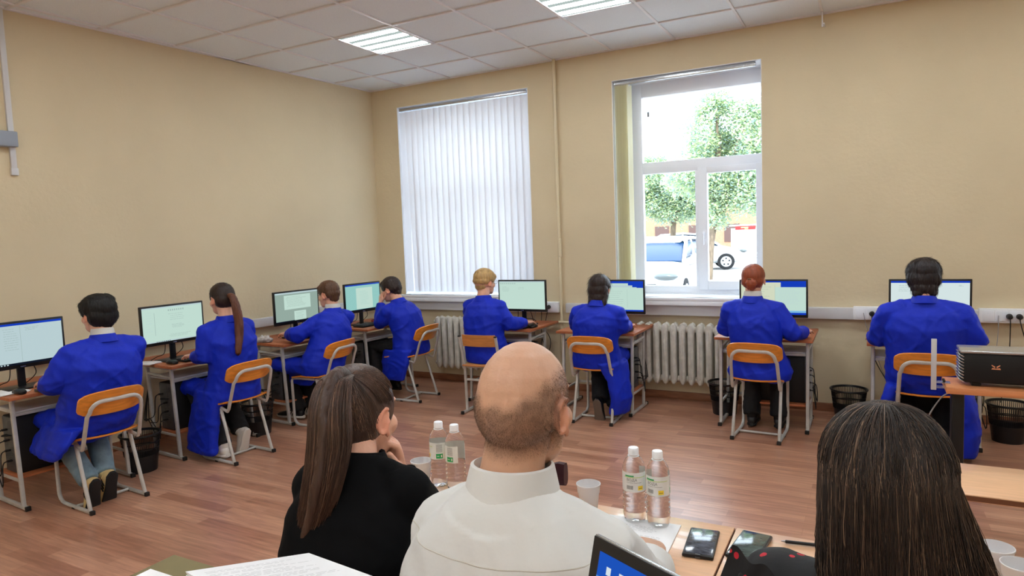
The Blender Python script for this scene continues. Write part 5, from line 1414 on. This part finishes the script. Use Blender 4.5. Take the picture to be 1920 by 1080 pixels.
for k in range(2600):
    an = rnd.uniform(0, 2 * PI); rr = math.sqrt(rnd.uniform(0.35, 1)) ; end = rnd.uniform(0.62, 1.0); ph_ = rnd.uniform(-0.6, 0.6); P_ = []
    fx, fy = math.cos(an), math.sin(an); amp = rnd.uniform(0.002, 0.008)
    m_ = 20
    for i in range(m_):
        u_ = i / (m_ - 1) * end; j = min(int(u_ * (nA - 1)), nA - 2); w_ = u_ * (nA - 1) - j
        q = axis[j].lerp(axis[j + 1], w_); wd = wid(u_)
        wave = amp * math.sin(u_ * 11 + ph_ + k % 5) * u_
        P_.append(q + V((fx * rr * wd + wave, fy * rr * wd * 0.55, 0.0)) + V((0.7, 0.3, 0)) * 0.0)
    paths.append(P_)
strands('loose_strands', HS, ph, paths, 0.0007, 0.0003)
b = B(); b.ell(Hc + R @ V((0.019, -0.078, 0.100)), (0.018, 0.018, 0.014), R); b.build('hair_tie', H_cool, ph)
# woman with loose hair on the right
L0 = (5.07, -5.20, 0); wv = lambda x, y, z: V((x - L0[0], y - L0[1], z))
def dots_mat():
    m = mat('dotted_blouse', srgb(14, 13, 16), 0.7, bump=0.003, bscale=14); nt = m.node_tree; bs = nt.nodes['Principled BSDF']
    vo = nt.nodes.new('ShaderNodeTexVoronoi'); vo.inputs['Scale'].default_value = 36; tc = nt.nodes['Texture Coordinate']; nt.links.new(tc.outputs['Object'], vo.inputs['Vector'])
    lt = nt.nodes.new('ShaderNodeMath'); lt.operation = 'LESS_THAN'; lt.inputs[1].default_value = 0.22; nt.links.new(vo.outputs['Distance'], lt.inputs[0])
    mx = nt.nodes.new('ShaderNodeMix'); mx.data_type = 'RGBA'; mx.inputs[6].default_value = (*srgb(14, 13, 16), 1); mx.inputs[7].default_value = (*srgb(190, 24, 44), 1)
    nt.links.new(lt.outputs[0], mx.inputs[0]); nt.links.new(mx.outputs[2], bs.inputs['Base Color']); return m
M_dots = dots_mat()
t, Hc, R, c = person('woman with long loose brown hair in a black blouse with red spots', L0, 0.05,
    dict(pelvis=(0, 0.0, 0.50), waist=(0, 0.02, 0.70), chest=(0.0, 0.06, 0.88), neck=wv(5.068, -5.085, 1.04), head=wv(5.058, -5.045, 1.200), hrot=(0.10, -0.10, 0.0)),
    {1: (wv(5.235, -5.06, 0.965), wv(5.30, -4.87, 0.80), wv(5.20, -4.70, 0.785), (-0.4, 1, 0), (0, 0, -1)),
     -1: (wv(4.915, -5.05, 1.005), wv(4.865, -4.84, 0.80), wv(4.98, -4.68, 0.785), (0.5, 1, 0), (0, 0, -1))}, LEGS, M_dots, 'blouse', None,
    vox=0.007, bvox=0.0045, build=0.98, bandcol=False, lap=False, fold=0.005, seatw=0.18, shoes=(M_black, M_sole, None))
b = B(); P = []
for i in range(41):
    u_ = i / 40; x = -0.225 + 0.15 * u_; row = []
    for j in range(7):
        v_ = j / 6
        row.append((x - 0.02 * (1 - v_), -0.02 + 0.17 * (1 - u_) * 0.9 + 0.006 * math.sin(u_ * 20) * v_ + 0.02, 1.015 + 0.055 * v_ + 0.0 * u_ + 0.004 * math.sin(u_ * 20 + 1) * v_))
    P.append(row)
sheet(P, 0.004).build('ruffle', M_dots, t)
HR = [hairmat('loose_hair_dark', srgb(46, 37, 33), 0.5), hairmat('loose_hair_mid', srgb(82, 64, 53), 0.45), hairmat('loose_hair_light', srgb(136, 111, 90), 0.42)]
hair = hair_mesh(t, Hc, R, [((0, -0.014, 0.022), (0.084, 0.100, 0.094)), ((0, -0.036, -0.03), (0.082, 0.074, 0.095)), ((0.005, -0.045, -0.11), (0.085, 0.052, 0.09)), ((0.012, -0.050, -0.20), (0.085, 0.035, 0.10))], HR[0], 0.002, (60, 60, 6), ears=False, fuzz=0)
paths = []; rnd = random.Random(21)
for k in range(7500):
    a = rnd.uniform(-PI, PI)
    if abs(a) > 2.35 and rnd.random() < 0.85: a *= 0.55          # little hair over the face
    if abs(a) > 2.5: continue
    # a = 0 is the back of the head
    out = V((math.sin(a), -math.cos(a), 0)); crown = V((rnd.uniform(-0.03, 0.03), 0.015 + rnd.uniform(-0.04, 0.05), 0.0))
    L_ = rnd.uniform(0.18, 0.34); P_ = []; sw = rnd.uniform(-0.010, 0.012); wav = rnd.uniform(0.002, 0.008); sc_ = 1.03 + rnd.uniform(-0.02, 0.03)
    st = crown + V((0, 0, 1))
    for i in range(7):
        u_ = i / 6; d = (V((crown.x * 8, crown.y * 6, 1.0)).lerp(out, u_)); P_.append(headsurf(d, sc_))
    e_ = P_[-1]
    spread = 0.020 + 0.030 * abs(math.sin(a))
    for i in range(1, 9):
        u_ = i / 8
        q = V((e_.x * (1 + 0.05 * u_) + math.sin(a) * spread * (1.0 if math.sin(a) > 0 else 0.0) * u_ + 0.008 * u_ + wav * min(1, u_ * 2) * math.sin(u_ * 7 + k), (e_.y * (1 - 0.12 * u_) if e_.y < 0 else e_.y * (1 - 0.5 * u_)) + sw * u_, e_.z - L_ * u_))
        P_.append(q)
    paths.append([Hc + R @ p for p in P_])
for k in range(160):                                             # flyaways
    a = rnd.uniform(-1.9, 1.9); out = V((math.sin(a), -math.cos(a), 0)); P_ = []
    for i in range(8):
        u_ = 0.15 + i / 7 * rnd.uniform(0.6, 0.8); d = V((0, 0, 1)).lerp(out, u_); P_.append(headsurf(d, 1.06 + 0.05 * math.sin(i / 7 * PI)))
    paths.append([Hc + R @ p for p in P_])
strands('hair_strands', HR, hair, paths, 0.00065, 0.0004)

# ------------------------------------------------------------------ outside the windows
M_ground = mat('pale_asphalt', srgb(176, 174, 172), 0.9, var=0.08, vscale=0.6)
b = B(); b.box((-5, 40.5, -0.12), (120, 80, 0.2)); o = b.build('ground', M_ground, smooth=False); o['kind'] = 'structure'
M_bark = mat('bark', srgb(120, 104, 88), 0.9, var=0.3, vscale=6, stretch=(4, 4, 1))
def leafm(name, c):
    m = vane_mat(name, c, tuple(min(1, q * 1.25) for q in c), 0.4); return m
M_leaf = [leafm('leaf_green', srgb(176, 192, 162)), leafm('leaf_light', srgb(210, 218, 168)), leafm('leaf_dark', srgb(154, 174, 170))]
def tree(lab, base, blobs, n, size, seed, trunk_h, bend=0.0):
    t = thing('tree', lab, 'tree', base, 0, 'leafy trees outside the right window')
    rnd = random.Random(seed); b = B(); C_ = [V(c) - V(base) for c, r in blobs]
    top = V((bend, 0, trunk_h)); b.tube(bez([V((0, 0, -0.05)), V((bend * 0.3, 0, trunk_h * 0.5)), top]), [0.13 - 0.004 * i for i in range(11)], 12)
    for c in C_: b.tube(bez([top * 0.85, top.lerp(c, 0.5) + V((0, 0, 0.2)), c]), [0.09 - 0.007 * i for i in range(11)], 8)
    b.build('trunk', M_bark, t)
    vs = []; fs = []; mi = []
    W_ = [r[0] * r[2] for c, r in blobs]
    for k in range(n):
        q = rnd.choices(range(len(blobs)), W_)[0]; c, r = C_[q], blobs[q][1]
        d = V((rnd.gauss(0, 1), rnd.gauss(0, 1), rnd.gauss(0, 1))).normalized(); rr = rnd.random() ** 0.45
        p = c + V((d.x * r[0], d.y * r[1], d.z * r[2])) * rr * (1 + 0.25 * noise.noise(d * 3 + c))
        if noise.noise((p + V(base)) * 1.3) < -0.22: continue
        for l in range(4):
            a = V((rnd.gauss(0, 1), rnd.gauss(0, 1), rnd.gauss(0, 0.6))).normalized(); u_ = orth(a, V((rnd.random(), rnd.random(), 1)))[0]
            s_ = size * rnd.uniform(0.6, 1.2); o = len(vs); pp = p + V((rnd.gauss(0, 0.07), rnd.gauss(0, 0.07), rnd.gauss(0, 0.07)))
            vs += [tuple(pp), tuple(pp + a * s_ * 0.5 + u_ * s_ * 0.28), tuple(pp + a * s_), tuple(pp + a * s_ * 0.5 - u_ * s_ * 0.28)]
            fs.append([o, o + 1, o + 2, o + 3]); mi.append(rnd.choices((0, 1, 2), (5, 3, 3))[0])
    me = bpy.data.meshes.new('foliage'); me.from_pydata(vs, [], fs)
    for m in M_leaf: me.materials.append(m)
    me.polygons.foreach_set('material_index', mi); link('foliage', me, t, False)
tree('tall leafy tree filling the right half of the clear window', (0.62, 15.0, 0), [((1.0, 15.2, 4.4), (1.2, 1.3, 1.15)), ((1.9, 15.6, 3.6), (1.3, 1.3, 1.2)), ((0.4, 15.0, 3.3), (1.1, 1.1, 0.9)), ((1.5, 15.4, 2.6), (1.3, 1.2, 0.8)), ((0.9, 15.2, 5.3), (0.7, 0.7, 0.55)), ((2.6, 15.8, 2.7), (0.9, 1.0, 0.9)), ((0.9, 15.1, 2.1), (0.55, 0.6, 0.6)), ((1.9, 15.3, 5.0), (0.5, 0.5, 0.45))], 18000, 0.11, 3, 2.3, 0.3)
tree('smaller leafy tree at the left side of the clear window', (-1.5, 18.8, 0), [((-1.65, 18.599999999999998, 3.4), (1.0, 1.0, 0.8)), ((-0.95, 18.7, 2.9), (0.9, 1.0, 0.7)), ((-2.25, 18.599999999999998, 2.8), (0.9, 1.0, 0.8)), ((-1.35, 18.799999999999997, 2.3), (1.0, 0.8, 0.6)), ((-0.65, 18.799999999999997, 2.2), (0.6, 0.7, 0.5)), ((-2.15, 18.7, 3.9), (0.8, 0.8, 0.6))], 13000, 0.11, 8, 2.2, 0.1)
tree('leafy tree far behind the blind of the left window', (-7.5, 17.5, 0), [((-7.5, 17.5, 4.2), (1.8, 1.8, 1.6)), ((-6.6, 17.2, 3.2), (1.2, 1.2, 1.0))], 3000, 0.18, 12, 2.6)
M_carw = mat('white_car_paint', srgb(206, 208, 212), 0.35); M_cargl = mat('car_glass', srgb(24, 52, 84), 0.25, spec=0.3); M_tyre = mat('tyre', srgb(38, 38, 40), 0.8, spec=0.2)
M_rim = mat('wheel_rim', srgb(170, 172, 176), 0.5); M_lens = mat('headlight', srgb(86, 92, 94), 0.3); M_pink = mat('pink_glass', srgb(120, 60, 78), 0.3); M_trimc = mat('car_trim', srgb(44, 46, 50), 0.5)
def car(lab, loc, rz, paint=None, glass=None, sedan=True):
    """local: nose towards -y, length 4.2, width 1.72"""
    paint = paint or M_carw; glass = glass or M_cargl
    t = thing('car', lab, 'car', loc, rz, 'cars parked outside the windows'); b = B()
    st = [(-2.10, 0.42, 0.55, 0.70), (-2.02, 0.30, 0.66, 0.80), (-1.75, 0.25, 0.78, 0.85), (-1.0, 0.24, 0.96, 0.86), (0.0, 0.22, 1.00, 0.86), (1.2, 0.24, 1.02, 0.86), (1.85, 0.28, 1.02, 0.83), (2.05, 0.36, 0.90, 0.78), (2.10, 0.45, 0.75, 0.70)]
    b.loft([((0, y, (z0 + z1) / 2), (w, 0, 0), (0, 0, (z1 - z0) / 2)) for y, z0, z1, w in st], 28, 0.42); b.build('body', paint, t, angle=40)
    g = [(-1.05, 0.93, 0.96, 0.72), (-0.35, 0.93, 1.36, 0.64), (0.2, 0.93, 1.42, 0.62), (1.0, 0.93, 1.38, 0.62), (1.75, 0.93, 1.0 if sedan else 1.2, 0.66)]
    b = B(); b.loft([((0, y, (z0 + z1) / 2), (w + (0.10 if z1 > 1.2 else 0.04), 0, 0), (0, 0, (z1 - z0) / 2)) for y, z0, z1, w in g], 24, 0.5); b.build('windows', glass, t, angle=40)
    b = B(); b.loft([((0, y, z), (w, 0, 0), (0, 0, 0.02)) for y, z, w in ((-0.42, 1.33, 0.60), (-0.30, 1.38, 0.64), (0.2, 1.435, 0.64), (1.0, 1.395, 0.63), (1.15, 1.34, 0.60))], 20, 0.5)
    for s_ in (-1, 1):
        b.tube([(s_ * 0.78, -1.08, 0.95), (s_ * 0.70, -0.38, 1.34)], 0.04, 8); b.tube([(s_ * 0.76, 0.25, 0.95), (s_ * 0.66, 0.25, 1.40)], 0.035, 8); b.tube([(s_ * 0.76, 1.72, 0.98), (s_ * 0.66, 1.05, 1.37)], 0.05, 8)
        b.tube([(s_ * 0.66, -0.38, 1.36), (s_ * 0.68, 0.2, 1.41), (s_ * 0.67, 1.05, 1.38)], 0.035, 8)
    b.build('roof', paint, t, angle=40)
    for s_ in (-1, 1):
        b = B(); b.ell((s_ * 0.95, -0.72, 1.0), (0.11, 0.06, 0.075)); b.tube([(s_ * 0.84, -0.74, 0.96), (s_ * 0.95, -0.72, 0.97)], 0.02); b.build('wing_mirror', paint, t)
        b = B(); b.ell((s_ * 0.60, -1.95, 0.70), (0.24, 0.17, 0.085)); b.build('headlight', M_lens, t)
        b = B(); b.box((s_ * 0.868, 0.05, 0.86), (0.006, 2.4, 0.012)); b.box((s_ * 0.868, -0.85, 0.6), (0.006, 0.01, 0.5)); b.box((s_ * 0.868, 0.25, 0.6), (0.006, 0.01, 0.5)); b.build('door_trim', M_trimc, t)
        for y in (-1.32, 1.28):
            b = B(); b.tube([(s_ * 0.68, y, 0.31), (s_ * 0.875, y, 0.31)], 0.31, 28, round=False); w = b.build('wheel', M_tyre, t, angle=40)
            b = B(); b.tube([(s_ * 0.87, y, 0.31), (s_ * 0.885, y, 0.31)], 0.20, 28, round=False); b.build('hub_cap', M_rim, w, angle=40)
            b = B()
            for k in range(5):
                a = 2 * PI * k / 5; b.ell((s_ * 0.887, y + 0.12 * math.sin(a), 0.31 + 0.12 * math.cos(a)), (0.004, 0.035, 0.03), n=10, m=6)
            b.build('rim_holes', M_tyre, w)
    b = B(); b.box((0, -2.09, 0.5), (0.9, 0.04, 0.12), 0.02); b.box((0, -2.11, 0.44), (0.5, 0.02, 0.10), 0.005); b.build('grille', M_trimc, t)
    return t
car('white car facing the room, seen through the left pane of the clear window', (0.86, 8.55, -0.02), 0.05)
car('white car seen from its side through the right pane of the clear window', (-1.25, 20.4, -0.02), PI / 2 + 0.27)
car('pale car with pinkish glass at the right edge of the clear window', (3.55, 11.3, -0.02), -0.05, mat('pale_grey_car', srgb(206, 210, 218), 0.3), M_pink)
car('white car glimpsed behind the gap beside the left window blind', (-4.6, 11.5, -0.02), 0.4)
t = thing('building', 'low orange brick building with windows beyond the cars', 'building', (-6.0, 44.0, 0), 0.0)
b = B(); b.box((-4.5, 0, 1.6), (24, 6, 3.6)); b.build('wall', mat('orange_brick', srgb(156, 118, 94), 0.9, var=0.1), t, smooth=False)
for k in range(9): b = B(); b.box((-14 + k * 2.4, -3.02, 1.2), (1.0, 0.05, 1.2)); b.build('window', mat('far_window', srgb(84, 60, 54), 0.3), t, smooth=False)
b = B(); b.box((-4.5, 0, 3.5), (24.6, 6.6, 0.25)); b.build('roof', M_carw, t, smooth=False)
t = thing('kiosk', 'white kiosk with a red sign beyond the parked cars', 'kiosk', (-1.35, 34.5, 0), 0.27)
b = B(); b.box((0.4, 0, 0.75), (2.2, 1.4, 1.5), 0.02); b.build('wall', M_white, t)
b = B(); b.box((-0.05, -0.74, 1.52), (1.1, 0.06, 0.22), 0.01); b.build('red_sign', mat('red_sign', srgb(150, 30, 28), 0.5), t)
b = B(); b.box((-0.1, -0.775, 1.53), (0.4, 0.01, 0.05)); b.box((0.0, -0.775, 1.46), (0.2, 0.01, 0.03)); b.build('sign_lettering', mat('sign_yellow', srgb(240, 200, 120), 0.5), t)
b = B(); b.box((0.4, 0, 1.66), (2.4, 1.6, 0.08), 0.01); b.build('roof', M_carw, t)
